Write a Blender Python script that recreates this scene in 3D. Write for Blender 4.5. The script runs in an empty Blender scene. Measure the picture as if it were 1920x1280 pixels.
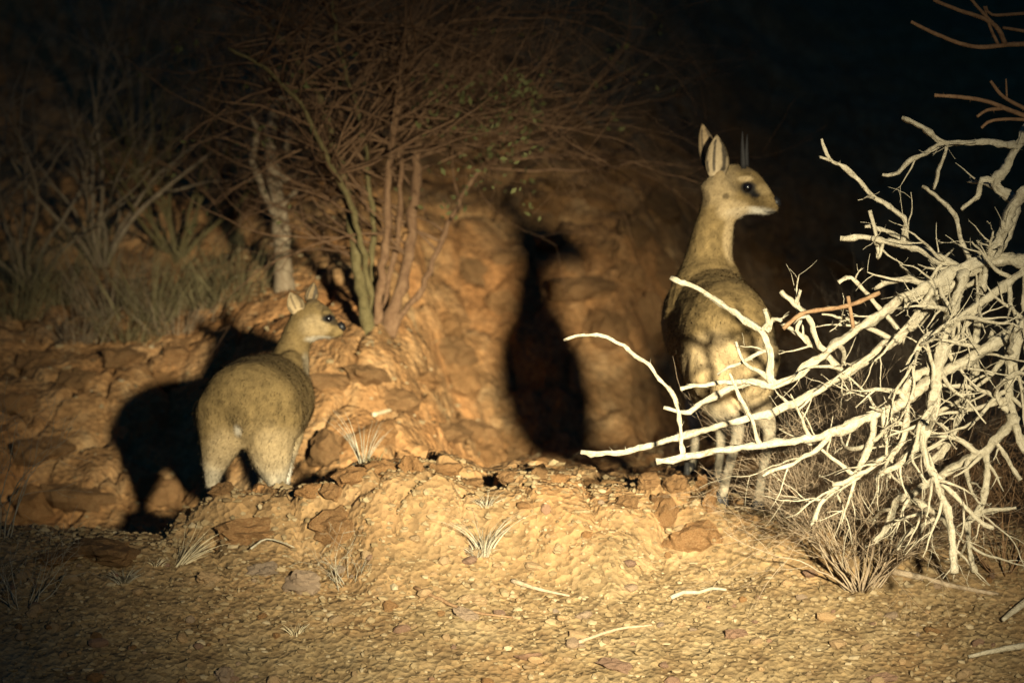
import bpy, bmesh, math, random
import numpy as np
from mathutils import Vector, Matrix

SC = bpy.context.scene
C = SC.collection
R = math.radians

# ------------------------------------------------------------------ camera
CAM = Vector((0.0, -12.0, 1.10))
PITCH = math.atan2(1.10 - 0.35, 12.0)
DIST = math.hypot(12.0, 0.75)
TANH = 1.27 / DIST
cam_d = bpy.data.cameras.new('camera')
cam = bpy.data.objects.new('camera', cam_d)
C.objects.link(cam)
cam.location = CAM
cam.rotation_euler = (R(90) - PITCH, 0, 0)
cam_d.sensor_width = 36.0
cam_d.lens = 18.0 / TANH
cam_d.clip_start = 0.1
cam_d.clip_end = 400
cam_d.dof.use_dof = True
cam_d.dof.focus_distance = 11.3
cam_d.dof.aperture_fstop = (cam_d.lens / 1000.0) / 0.052      # 52 mm entrance pupil
cam_d.dof.aperture_blades = 8
SC.camera = cam

# ------------------------------------------------------------------ night sky
world = bpy.data.worlds.new('World')
SC.world = world
world.use_nodes = True
wn = world.node_tree
bg = wn.nodes['Background']
sky = wn.nodes.new('ShaderNodeTexSky')
sky.sky_type = 'NISHITA'
sky.sun_disc = False
sky.sun_elevation = R(50.0)
sky.sun_rotation = R(200)
night = wn.nodes.new('ShaderNodeMix'); night.data_type = 'RGBA'; night.blend_type = 'MULTIPLY'      # deep blue after dusk
night.inputs[0].default_value = 1.0
night.inputs[7].default_value = (0.05, 0.27, 0.52, 1)
wn.links.new(sky.outputs[0], night.inputs[6])
wn.links.new(night.outputs[2], bg.inputs[0])
bg.inputs[1].default_value = 0.02

# ------------------------------------------------------------------ the hand held spotlight beside the camera, the only lamp
spot_d = bpy.data.lights.new('spotlight', 'SPOT')
spot = bpy.data.objects.new('spotlight', spot_d)
C.objects.link(spot)
spot.location = (2.55, -12.0, 1.80)
AIM = Vector((0.19, -0.2, 0.02))
spot.rotation_euler = (AIM - spot.location).to_track_quat('-Z', 'Y').to_euler()
spot_d.spot_size = R(24)
spot_d.spot_blend = 0.5
spot_d.energy = 34500
# beam profile of the reflector: a hot centre with a soft skirt, by the angle from the lamp's axis
spot_d.use_nodes = True
ln = spot_d.node_tree
l_tc = ln.nodes.new('ShaderNodeTexCoord')
l_sep = ln.nodes.new('ShaderNodeSeparateXYZ')
ln.links.new(l_tc.outputs['Normal'], l_sep.inputs[0])
l_abs = ln.nodes.new('ShaderNodeMath'); l_abs.operation = 'ABSOLUTE'
ln.links.new(l_sep.outputs[2], l_abs.inputs[0])
l_ac = ln.nodes.new('ShaderNodeMath'); l_ac.operation = 'ARCCOSINE'
ln.links.new(l_abs.outputs[0], l_ac.inputs[0])
l_ramp = ln.nodes.new('ShaderNodeFloatCurve')
l_div = ln.nodes.new('ShaderNodeMath'); l_div.operation = 'DIVIDE'; l_div.inputs[1].default_value = R(12)
ln.links.new(l_ac.outputs[0], l_div.inputs[0])
ln.links.new(l_div.outputs[0], l_ramp.inputs['Value'])
cv = l_ramp.mapping.curves[0]
PROFILE = [(0.0, 1.0), (0.15, 0.88), (0.25, 0.63), (0.33, 0.36), (0.40, 0.165), (0.48, 0.055), (0.58, 0.016), (0.75, 0.005), (1.0, 0.0)]
cv.points[0].location = PROFILE[0]; cv.points[1].location = PROFILE[-1]
for p_ in PROFILE[1:-1]: cv.points.new(*p_)
l_ramp.mapping.update()
ln.links.new(l_ramp.outputs[0], ln.nodes['Emission'].inputs['Strength'])
spot_d.color = (1.0, 0.905, 0.65)
spot_d.shadow_soft_size = 0.21

SC.view_settings.view_transform = 'Standard'
SC.view_settings.look = 'None'
SC.view_settings.exposure = 0.0
SC.view_settings.gamma = 1.0
SC.view_settings.use_curve_mapping = False
SC.cycles.use_denoising = True
SC.cycles.max_bounces = 4
SC.cycles.diffuse_bounces = 2

# ------------------------------------------------------------------ helpers
FWD = Vector((0, math.cos(PITCH), -math.sin(PITCH)))
UPV = Vector((0, math.sin(PITCH), math.cos(PITCH)))
def ray(px, py):
    return FWD + Vector((1, 0, 0)) * ((px - 960) / 960 * TANH) + UPV * ((640 - py) / 960 * TANH)
def at(px, py, y):
    d = ray(px, py)
    return CAM + d * ((y - CAM.y) / d.y)
PX = 2 * TANH / 1920 * 12.0          # metres in one photo pixel at 12 m

def hash3(ix, iy, iz, seed):
    h = (ix * 374761393 + iy * 668265263 + iz * 2147483647 + seed * 1274126177) & 0xFFFFFFFF
    h = ((h ^ (h >> 13)) * 1274126177) & 0xFFFFFFFF
    h = ((h ^ (h >> 16)) * 2246822519) & 0xFFFFFFFF
    return ((h ^ (h >> 15)) & 0xFFFF) / 65535.0
def vnoise(x, y, z=None, seed=0):
    x = np.asarray(x, float); y = np.asarray(y, float)
    z = np.zeros_like(x) if z is None else np.asarray(z, float)
    ix, iy, iz = (np.floor(a).astype(np.int64) for a in (x, y, z))
    fx, fy, fz = x - ix, y - iy, z - iz
    s = lambda t: t * t * t * (t * (t * 6 - 15) + 10)
    fx, fy, fz = s(fx), s(fy), s(fz)
    out = 0
    for dx in (0, 1):
        for dy in (0, 1):
            for dz in (0, 1):
                w = (fx if dx else 1 - fx) * (fy if dy else 1 - fy) * (fz if dz else 1 - fz)
                out = out + w * hash3(ix + dx, iy + dy, iz + dz, seed)
    return out * 2 - 1
def fbm(x, y, z=None, oct=4, seed=0, gain=0.5):
    t = 0; a = 1.0; n = 0; f = 1.0
    for i in range(oct):
        t = t + a * vnoise(np.asarray(x) * f, np.asarray(y) * f, None if z is None else np.asarray(z) * f, seed + i * 17)
        n += a; a *= gain; f *= 2.03
    return t / n
def cells(x, y, seed=0):
    """2-D cellular noise: distance to nearest, second nearest and a random value of the nearest cell."""
    x = np.asarray(x, float); y = np.asarray(y, float)
    ix, iy = np.floor(x).astype(np.int64), np.floor(y).astype(np.int64)
    f1 = np.full(x.shape, 9.0); f2 = np.full(x.shape, 9.0); v = np.zeros(x.shape)
    for dx in (-1, 0, 1):
        for dy in (-1, 0, 1):
            cx, cy = ix + dx, iy + dy
            px = cx + hash3(cx, cy, cx * 0, seed); py = cy + hash3(cx, cy, cx * 0 + 5, seed)
            d = np.hypot(px - x, py - y)
            near = d < f1
            f2 = np.where(near, f1, np.minimum(f2, d))
            v = np.where(near, hash3(cx, cy, cx * 0 + 9, seed), v)
            f1 = np.where(near, d, f1)
    return f1, f2, v
def sstep(a, b, x):
    t = np.clip((np.asarray(x, float) - a) / (b - a), 0, 1)
    return t * t * (3 - 2 * t)

def link(name, me, mat=None, parent=None, loc=None):
    o = bpy.data.objects.new(name, me)
    C.objects.link(o)
    if mat is not None and not me.materials:
        me.materials.append(mat)
    if parent is not None:
        o.parent = parent
    if loc is not None:
        o.location = loc
    return o
def tag(o, label, cat, group=None, kind=None):
    o['label'] = label; o['category'] = cat
    if group: o['group'] = group
    if kind: o['kind'] = kind
    return o
def empty(name, loc, label, cat, group=None):
    o = bpy.data.objects.new(name, None)
    C.objects.link(o)
    o.location = loc
    o.empty_display_size = 0.05
    return tag(o, label, cat, group)
def mesh(name, verts, faces, smooth=True, cols=None):
    me = bpy.data.meshes.new(name)
    me.from_pydata([tuple(v) for v in verts], [], faces)
    if smooth:
        me.polygons.foreach_set('use_smooth', [True] * len(me.polygons))
    if cols is not None:
        a = me.color_attributes.new('coat', 'FLOAT_COLOR', 'POINT')
        c = np.ones((len(verts), 4), np.float32); c[:, :3] = cols
        a.data.foreach_set('color', c.ravel())
    me.update()
    return me

class Tubes:
    """collects tapered, slightly crooked tubes into one mesh"""
    def __init__(self):
        self.v = []; self.f = []
    def add(self, pts, rad, sides=6, rough=0.0, rng=None, cap=True, ridge=0.0):
        pts = [Vector(p) for p in pts]
        n = len(pts); base = len(self.v)
        up = Vector((0.31, 0.17, 0.93))
        prev = None
        rid = [1 + rng.uniform(-ridge, ridge) for _ in range(sides)] if ridge else [1] * sides
        for i, p in enumerate(pts):
            t = (pts[min(i + 1, n - 1)] - pts[max(i - 1, 0)])
            if t.length < 1e-9: t = Vector((0, 0, 1))
            t.normalize()
            a = (prev if prev is not None else (up if abs(t.dot(up)) < 0.93 else Vector((1, 0, 0))))
            a = (a - t * a.dot(t)); a.normalize(); prev = a
            b = t.cross(a)
            for k in range(sides):
                an = 2 * math.pi * k / sides
                r = rad[i]
                r *= rid[(k + i // 7) % sides]
                if rough and rng: r *= 1 + rng.uniform(-rough, rough)
                self.v.append(p + (a * math.cos(an) + b * math.sin(an)) * r)
        for i in range(n - 1):
            for k in range(sides):
                k2 = (k + 1) % sides
                self.f.append((base + i * sides + k, base + i * sides + k2, base + (i + 1) * sides + k2, base + (i + 1) * sides + k))
        if cap:
            self.f.append(tuple(base + k for k in reversed(range(sides))))
            self.f.append(tuple(base + (n - 1) * sides + k for k in range(sides)))
    def spike(self, p, d, length, r):
        """a tiny pointed spur"""
        d = d.normalized(); a = d.orthogonal().normalized(); b = d.cross(a); k = len(self.v)
        for j in range(3):
            an = 2.094 * j
            self.v.append(p + (a * math.cos(an) + b * math.sin(an)) * r)
        self.v.append(p + d * length)
        self.f += [(k, k + 1, k + 3), (k + 1, k + 2, k + 3), (k + 2, k, k + 3)]
    def mesh(self, name, smooth=True):
        return mesh(name, self.v, self.f, smooth)
    def build(self, name, mat, parent=None, smooth=True):
        me = self.mesh(name, smooth)
        if parent is not None:
            me.transform(Matrix.Translation(-parent.matrix_world.translation if parent.parent is None and False else Vector((0, 0, 0))))
        return link(name, me, mat, parent)

def resample(pts, step):
    """Catmull-Rom resampling of a polyline"""
    pts = [Vector(p) for p in pts]
    if len(pts) < 2: return pts
    P = [pts[0] * 2 - pts[1]] + pts + [pts[-1] * 2 - pts[-2]]
    out = []
    for i in range(1, len(P) - 2):
        a, b, c, d = P[i - 1], P[i], P[i + 1], P[i + 2]
        n = max(1, int((c - b).length / step + 0.5))
        for k in range(n):
            t = k / n
            out.append(0.5 * ((2 * b) + (c - a) * t + (2 * a - 5 * b + 4 * c - d) * t * t + (3 * b - a - 3 * c + d) * t ** 3))
    out.append(pts[-1])
    return out
# ------------------------------------------------------------------ materials
def nodes(name):
    m = bpy.data.materials.new(name); m.use_nodes = True
    nt = m.node_tree; b = nt.nodes['Principled BSDF']
    b.inputs['Roughness'].default_value = 0.9
    b.inputs['Specular IOR Level'].default_value = 0.15
    return m, nt, b
def N(nt, t, **kw):
    n = nt.nodes.new(t)
    for k, v in kw.items():
        if k in n.inputs: n.inputs[k].default_value = v
        else: setattr(n, k, v)
    return n
def ramp(nt, fac, stops):
    r = nt.nodes.new('ShaderNodeValToRGB'); e = r.color_ramp.elements
    while len(e) < len(stops): e.new(0.5)
    for i, (p, c) in enumerate(stops):
        e[i].position = p; e[i].color = (*c, 1)
    nt.links.new(fac, r.inputs[0]); return r.outputs[0]
def mixc(nt, fac, a, b, mode='MIX'):
    m = nt.nodes.new('ShaderNodeMix'); m.data_type = 'RGBA'; m.blend_type = mode
    for s, v in ((0, fac), (6, a), (7, b)):
        if isinstance(v, (int, float)): m.inputs[s].default_value = v
        elif isinstance(v, tuple): m.inputs[s].default_value = (*v, 1)
        else: nt.links.new(v, m.inputs[s])
    return m.outputs[2]
def noise(nt, vec, scale, detail=4, rough=0.55, dist=0.0):
    n = N(nt, 'ShaderNodeTexNoise', Scale=scale, Detail=detail, Roughness=rough, Distortion=dist)
    nt.links.new(vec, n.inputs['Vector']); return n.outputs[0]
def voro(nt, vec, scale, feature='F1'):
    n = nt.nodes.new('ShaderNodeTexVoronoi'); n.feature = feature; n.inputs['Scale'].default_value = scale
    nt.links.new(vec, n.inputs['Vector']); return n
def bump(nt, b, h, dist, strength=1.0, prev=None):
    n = N(nt, 'ShaderNodeBump', Strength=strength, Distance=dist)
    nt.links.new(h, n.inputs['Height'])
    if prev is not None: nt.links.new(prev, n.inputs['Normal'])
    nt.links.new(n.outputs[0], b.inputs['Normal']); return n.outputs[0]

def earth_material(name, A, B, bump_k=1.0):
    """A: tones of the gravel slope, B: tones of the bank soil (dark, mid, light, red); the soils meet along the ledge"""
    m, nt, b = nodes(name)
    geo = N(nt, 'ShaderNodeNewGeometry'); pos = geo.outputs['Position']
    big = noise(nt, pos, 1.7, 5, 0.6, 0.4)
    mid = noise(nt, pos, 9.0, 6, 0.65, 0.3)
    fine = noise(nt, pos, 70.0, 5, 0.7)
    v = voro(nt, pos, 60.0); v2 = voro(nt, pos, 24.0)
    red = ramp(nt, big, [(0.42, (0, 0, 0)), (0.66, (0.8, 0.8, 0.8))])
    cs = []
    for T in (A, B):
        c = ramp(nt, mid, [(0.28, T[0]), (0.48, T[1]), (0.72, T[2])])
        cs.append(mixc(nt, red, c, T[3]))
    sep = N(nt, 'ShaderNodeSeparateXYZ'); nt.links.new(pos, sep.inputs[0])
    ad = N(nt, 'ShaderNodeMath', operation='MULTIPLY_ADD'); nt.links.new(mid, ad.inputs[0])
    ad.inputs[1].default_value = 1.2; nt.links.new(sep.outputs[1], ad.inputs[2])
    mr = N(nt, 'ShaderNodeMapRange'); nt.links.new(ad.outputs[0], mr.inputs[0])
    mr.inputs[1].default_value = 0.05; mr.inputs[2].default_value = 0.75
    c = mixc(nt, mr.outputs[0], cs[0], cs[1])
    bw = N(nt, 'ShaderNodeRGBToBW'); nt.links.new(v.outputs['Color'], bw.inputs[0])
    c = mixc(nt, 0.55, c, ramp(nt, bw.outputs[0], [(0.2, (0.62, 0.6, 0.58)), (0.5, (0.95, 0.95, 0.95)), (0.8, (1.3, 1.28, 1.22))]), 'MULTIPLY')
    c = mixc(nt, 0.55, c, ramp(nt, fine, [(0.25, (0.42, 0.40, 0.38)), (0.55, (0.75, 0.74, 0.72)), (0.8, (1, 1, 1))]), 'MULTIPLY')
    nt.links.new(c, b.inputs['Base Color'])
    p = bump(nt, b, mid, 0.02 * bump_k, 0.4)
    p = bump(nt, b, v2.outputs['Distance'], 0.008 * bump_k, 0.5, p)
    p = bump(nt, b, v.outputs['Distance'], 0.007 * bump_k, 0.9, p)
    bump(nt, b, fine, 0.004 * bump_k, 0.8, p)
    return m
M = {}
M['ground'] = earth_material('dry_gravel_and_bank_earth',
    [(0.170, 0.106, 0.050), (0.265, 0.185, 0.092), (0.355, 0.268, 0.150), (0.285, 0.170, 0.076)],
    [(0.19, 0.098, 0.040), (0.32, 0.178, 0.074), (0.43, 0.280, 0.14), (0.36, 0.165, 0.058)], 1.1)

def rock_material(name, tones, scale=14.0, bump_d=0.02):
    m, nt, b = nodes(name)
    tc = N(nt, 'ShaderNodeTexCoord'); oi = N(nt, 'ShaderNodeObjectInfo')
    ad = N(nt, 'ShaderNodeVectorMath', operation='ADD')
    nt.links.new(tc.outputs['Object'], ad.inputs[0]); nt.links.new(oi.outputs['Location'], ad.inputs[1])
    pos = ad.outputs[0]
    a = noise(nt, pos, scale, 6, 0.62, 0.5); f = noise(nt, pos, scale * 9, 4, 0.7)
    c = ramp(nt, a, [(0.28, tones[0]), (0.5, tones[1]), (0.72, tones[2])])
    c = mixc(nt, 0.55, c, ramp(nt, f, [(0.25, (0.45, 0.43, 0.42)), (0.6, (0.9, 0.9, 0.9))]), 'MULTIPLY')
    rnd = ramp(nt, oi.outputs['Random'], [(0.0, (0.85, 0.84, 0.82)), (0.5, (1.05, 1.0, 0.95)), (1.0, (1.2, 1.1, 0.98))])
    c = mixc(nt, 1.0, c, rnd, 'MULTIPLY')
    nt.links.new(c, b.inputs['Base Color'])
    p = bump(nt, b, a, bump_d, 0.7)
    bump(nt, b, f, bump_d * 0.2, 0.8, p)
    return m
M['rock'] = rock_material('orange_brown_rock', [(0.22, 0.115, 0.048), (0.35, 0.195, 0.083), (0.45, 0.295, 0.145)], 16, 0.03)
M['stone'] = rock_material('tan_stone', [(0.26, 0.17, 0.09), (0.40, 0.275, 0.15), (0.52, 0.40, 0.25)], 30, 0.006)
M['pink'] = rock_material('pinkish_stone', [(0.20, 0.118, 0.078), (0.29, 0.18, 0.118), (0.38, 0.255, 0.17)], 24, 0.008)
M['grey_rock'] = rock_material('grey_brown_stone', [(0.20, 0.14, 0.095), (0.33, 0.245, 0.17), (0.42, 0.33, 0.24)], 24, 0.008)

def gravel_material():
    m, nt, b = nodes('loose_gravel')
    geo = N(nt, 'ShaderNodeNewGeometry')
    c = ramp(nt, geo.outputs['Random Per Island'], [(0.0, (0.15, 0.10, 0.05)), (0.4, (0.24, 0.170, 0.085)), (0.85, (0.31, 0.228, 0.125)), (1.0, (0.38, 0.30, 0.185))])
    f = noise(nt, geo.outputs['Position'], 160.0, 3, 0.6)
    c = mixc(nt, 0.5, c, ramp(nt, f, [(0.3, (0.5, 0.5, 0.5)), (0.7, (1, 1, 1))]), 'MULTIPLY')
    nt.links.new(c, b.inputs['Base Color'])
    return m
M['gravel'] = gravel_material()
def wood_material(name, tones, scale=60.0, bump_d=0.004):
    m, nt, b = nodes(name)
    geo = N(nt, 'ShaderNodeNewGeometry'); pos = geo.outputs['Position']
    a = noise(nt, pos, scale, 5, 0.7, 1.2); f = noise(nt, pos, scale * 5, 4, 0.7)
    c = ramp(nt, a, [(0.25, tones[0]), (0.45, tones[1]), (0.7, tones[2])])
    c = mixc(nt, 0.35, c, ramp(nt, f, [(0.3, (0.5, 0.47, 0.42)), (0.6, (1, 1, 1))]), 'MULTIPLY')
    nt.links.new(c, b.inputs['Base Color'])
    p = bump(nt, b, a, bump_d, 0.8)
    bump(nt, b, f, bump_d * 0.4, 0.8, p)
    return m
M['bleached'] = wood_material('bleached_dead_wood', [(0.13, 0.10, 0.062), (0.41, 0.355, 0.25), (0.56, 0.495, 0.365)], 55.0, 0.007)
M['brown_twig'] = wood_material('brown_twig_bark', [(0.09, 0.052, 0.028), (0.22, 0.125, 0.062), (0.34, 0.22, 0.12)])
M['grey_twig'] = wood_material('grey_brown_twig_bark', [(0.18, 0.125, 0.075), (0.34, 0.25, 0.16), (0.46, 0.37, 0.26)])
M['olive_bark'] = wood_material('olive_bark', [(0.05, 0.042, 0.018), (0.105, 0.082, 0.034), (0.16, 0.128, 0.060)], 30)
M['red_bark'] = wood_material('red_brown_bark', [(0.065, 0.036, 0.020), (0.135, 0.075, 0.040), (0.21, 0.125, 0.068)], 30)
M['straw'] = wood_material('dry_straw', [(0.36, 0.29, 0.17), (0.52, 0.43, 0.27), (0.62, 0.54, 0.37)], 40, 0.001)
M['grey_straw'] = wood_material('grey_dry_grass', [(0.20, 0.17, 0.115), (0.33, 0.285, 0.20), (0.46, 0.41, 0.31)], 40, 0.001)
M['dull_straw'] = wood_material('dull_olive_grass', [(0.07, 0.058, 0.026), (0.13, 0.108, 0.052), (0.20, 0.165, 0.085)], 20, 0.001)
M['bark_grey'] = wood_material('weathered_grey_bark', [(0.09, 0.065, 0.04), (0.19, 0.14, 0.088), (0.28, 0.22, 0.145)], 26)
M['leaf'] = wood_material('dull_green_leaf', [(0.035, 0.040, 0.012), (0.075, 0.075, 0.025), (0.12, 0.115, 0.05)], 30, 0.001)

def coat_material(name, rough=0.85):
    m, nt, b = nodes(name)
    at_ = N(nt, 'ShaderNodeAttribute', attribute_name='coat')
    tc = N(nt, 'ShaderNodeTexCoord'); pos = tc.outputs['Object']
    a = noise(nt, pos, 45.0, 5, 0.7, 0.6); f = noise(nt, pos, 260.0, 4, 0.7)
    c = mixc(nt, 0.5, at_.outputs['Color'], ramp(nt, a, [(0.3, (0.36, 0.33, 0.29)), (0.52, (0.95, 0.95, 0.95)), (0.72, (1.28, 1.24, 1.15))]), 'MULTIPLY')
    c = mixc(nt, 0.45, c, ramp(nt, f, [(0.3, (0.5, 0.47, 0.44)), (0.65, (1.15, 1.15, 1.15))]), 'MULTIPLY')
    nt.links.new(c, b.inputs['Base Color'])
    b.inputs['Roughness'].default_value = rough
    p = bump(nt, b, a, 0.006, 0.5)
    bump(nt, b, f, 0.002, 0.7, p)
    return m
M['coat'] = coat_material('speckled_coat')
def plain(name, col, rough=0.6, spec=0.3):
    m, nt, b = nodes(name)
    tc = N(nt, 'ShaderNodeTexCoord')
    f = noise(nt, tc.outputs['Object'], 120.0, 3, 0.6)
    c = mixc(nt, 0.5, col, ramp(nt, f, [(0.3, (0.5, 0.5, 0.5)), (0.7, (1, 1, 1))]), 'MULTIPLY')
    nt.links.new(c, b.inputs['Base Color'])
    b.inputs['Roughness'].default_value = rough; b.inputs['Specular IOR Level'].default_value = spec
    return m
M['horn'] = plain('black_horn', (0.02, 0.018, 0.017), 0.75)
M['hoof'] = plain('dark_hoof', (0.05, 0.045, 0.04), 0.6)
M['nose'] = plain('black_nose', (0.012, 0.011, 0.011), 0.45)
M['eye'] = plain('wet_black_eye', (0.006, 0.005, 0.006), 0.20, 0.7)
# ------------------------------------------------------------------ the land: gravel slope, crumbling ledge, hollow, bank, hillside
def interp(u, xs, ys): return np.interp(u, xs, ys)
def land(x, y, fine=True):
    x = np.asarray(x, float); y = np.asarray(y, float)
    u = 960 + x / PX * 12.0 / np.maximum(12.0 + y, 3.0)         # across the slope, in fan coordinates about the lane
    uc = np.clip(u, -1500, 3500)
    ub = uc + sstep(.3, .8, y) * (fbm(x * 1.7, y * 1.7 + 9, oct=4, seed=61) * 45)
    wob = fbm(x * 2.3, y * 2.3, oct=3, seed=3) * 0.10 + fbm(x * 8, y * 8, oct=3, seed=11) * 0.035
    # gravel slope in front
    front = -0.135 + 0.52 * (np.minimum(y, 0.0) + 0.30)
    front = np.where(y < -0.95, np.maximum(front, -0.525 + (y + 0.95) * 0.16), front)
    front = np.maximum(front, -0.85)
    front = np.where(y > -0.30, -0.135 + (y + 0.30) * 0.06, front)
    front = front + fbm(x * 1.6, y * 1.6, oct=3, seed=21) * 0.025
    # ledge: crest height over the lane, falling away at both ends
    crest = interp(uc, [300, 345, 420, 540, 620, 700, 800, 850, 905, 1000, 1060, 1200, 1310, 1360, 1480, 1700, 2100],
                   [-.13, -.05, .000, -.012, .005, .055, .062, .045, .008, .028, .018, -.005, .000, -.045, -.07, -.11, -.14])
    face = interp(uc, [300, 600, 700, 1150, 1250, 1400, 2000], [.10, .13, .34, .34, .14, .16, .3])
    yf = -0.20 + wob * 0.9
    k = sstep(0, 1, (y - (yf - face)) / face)
    b0 = interp(uc, [560, 680, 1150, 1240, 1450, 1600], [-.03, .2, .2, .45, .45, .2])
    back = 1 - sstep(0.0, 1.0, (y + wob * 0.5 - b0) / (0.12 + 0.4 * np.clip(b0, 0, 1)))
    ledge = front + (crest - front) * k
    hollow = interp(uc, [0, 340, 560, 800, 950, 1300, 1900], [-.20, -.20, -.13, -.10, -.13, -.10, -.12])
    low = hollow + (np.maximum(ledge, front) - hollow) * back
    low = np.where(y < -0.3, np.maximum(front, ledge), low)
    # bank behind: a mound between the animals and on the left, the main face set further back on the right
    w1 = wob * 1.3
    ya = interp(ub, [-600, 0, 340, 520, 620, 790, 1000], [1.0, .92, .90, .66, .58, .62, .70]) + w1
    yb_ = interp(ub, [-600, 700, 880, 1200, 1350, 1600, 1950, 2600], [2.0, 2.2, 2.42, 2.45, 3.0, 3.5, 3.6, 3.3]) + w1
    def rise_(t, steep, top, s2):
        r = np.where(t < top / steep, t * steep, top + (t - top / steep) * s2)
        return np.where(t < 0, t * 0.6, r)
    ta = y - ya; tb = y - yb_
    ra = rise_(ta, interp(ub, [0, 500, 650, 900], [.62, .60, .66, .66]), interp(ub, [0, 400, 600, 900], [.40, .42, .36, .36]), 0.27)
    rb = rise_(tb, interp(ub, [700, 1100, 1400, 2000], [.95, .95, .6, .5]), interp(ub, [700, 1100, 1500, 2000], [.5, .55, .7, .6]), interp(ub, [900, 1200, 1500], [.42, .42, .3]))
    fade = 1 - sstep(690, 925, ub + fbm(x * 5, y * 5, oct=3, seed=63) * 60)
    ra = np.where(ra > 0, ra * fade, ra)
    k_ = 0.06
    h_ = np.clip(0.5 + 0.5 * (ra - rb) / k_, 0, 1)
    rise = rb * (1 - h_) + ra * h_ + k_ * h_ * (1 - h_)
    bank = hollow + rise
    t = np.where(ub < 860, ta, tb)
    t = np.maximum(t, rise)
    d = np.clip(t / 1.2, 0, 1)
    bank = bank + d * (fbm(x * 1.1, y * 1.1, oct=4, seed=31) * 0.10 + fbm(x * 4.5, y * 4.5, oct=4, seed=37) * 0.05)
    w = sstep(-0.12, 0.10, bank - low)
    z = low * (1 - w) + np.maximum(bank, low) * w
    if fine:
        near = 1 - sstep(2.5, 6, np.abs(y - 0.5) * 0.8)
        # cracked blocky structure on ledge and bank
        wx, wy = x + fbm(x * 6, y * 6, oct=2, seed=5) * .05, y + fbm(x * 6, y * 6, oct=2, seed=6) * .05
        f1, f2, v = cells(wx * 5.5, wy * 4.0, 41)
        lm = sstep(-0.55, -0.15, y) * np.clip(sstep(300, 380, uc) * (1 - sstep(1400, 1600, uc)) + sstep(.3, .7, y), 0, 1)
        z = z + near * lm * ((v - 0.5) * 0.030 - 0.030 * (1 - sstep(0.02, 0.13, f2 - f1)))
        g1, g2, gv = cells(wx * 15, wy * 11, 43)
        z = z + near * (0.35 + 0.65 * lm) * ((gv - 0.5) * 0.010 + 0.003 * (0.5 - g1))
        z = z + near * (fbm(x * 22, y * 30, oct=4, seed=51) * 0.006 + fbm(x * 90, y * 75, oct=2, seed=57) * 0.0035)
        h1, h2, hv = cells(x * 42, y * 34, 47)
        z = z + near * ((hv - 0.5) * 0.004 + 0.003 * np.clip(0.45 - h1, 0, 1))
    return z
def land1(x, y): return float(land(np.array([x]), np.array([y]))[0])
def hit(px, py, y_from=-6.0, y_to=30.0):
    """where the sight line through a photo pixel meets the land"""
    d = ray(px, py)
    ys = np.concatenate([np.arange(y_from, 6, 0.01), np.arange(6, y_to, 0.05)])
    s = (ys - CAM.y) / d.y
    xs = CAM.x + d.x * s; zs = CAM.z + d.z * s
    below = zs < land(xs, ys)
    i = int(np.argmax(below)) if below.any() else len(ys) - 1
    return Vector((float(xs[i]), float(ys[i]), float(land(xs[i:i+1], ys[i:i+1])[0])))

def axis(parts):
    out = [np.array([parts[0][0]])]
    for a, b, n in parts: out.append(np.linspace(a, b, n + 1)[1:])
    return np.concatenate(out)
def grid(name, xs, ys, mat, kind='structure'):
    X, Y = np.meshgrid(xs, ys)
    Z = land(X, Y)
    nx, ny = len(xs), len(ys)
    me = bpy.data.meshes.new(name)
    v = np.stack([X, Y, Z], -1).reshape(-1, 3)
    idx = np.arange(nx * ny).reshape(ny, nx)
    q = np.stack([idx[:-1, :-1], idx[:-1, 1:], idx[1:, 1:], idx[1:, :-1]], -1).reshape(-1, 4)
    me.vertices.add(len(v)); me.vertices.foreach_set('co', v.ravel())
    me.loops.add(q.size); me.loops.foreach_set('vertex_index', q.ravel().astype(np.int32))
    me.polygons.add(len(q)); me.polygons.foreach_set('loop_start', np.arange(0, q.size, 4, dtype=np.int32))
    me.polygons.foreach_set('use_smooth', np.ones(len(q), bool))
    me.update(calc_edges=True); me.validate()
    o = link(name, me, mat)
    o['kind'] = kind
    return o
XS = axis([(-40, -8, 30), (-8, -2.2, 50), (-2.2, 2.2, 440), (2.2, 8, 50), (8, 40, 30)])
ground = grid('ground', XS, axis([(-30, -6, 24), (-6, -2.2, 40), (-2.2, 1.5, 400), (1.5, 4.0, 170), (4, 9, 90), (9, 60, 70)]), M['ground'])
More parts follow.
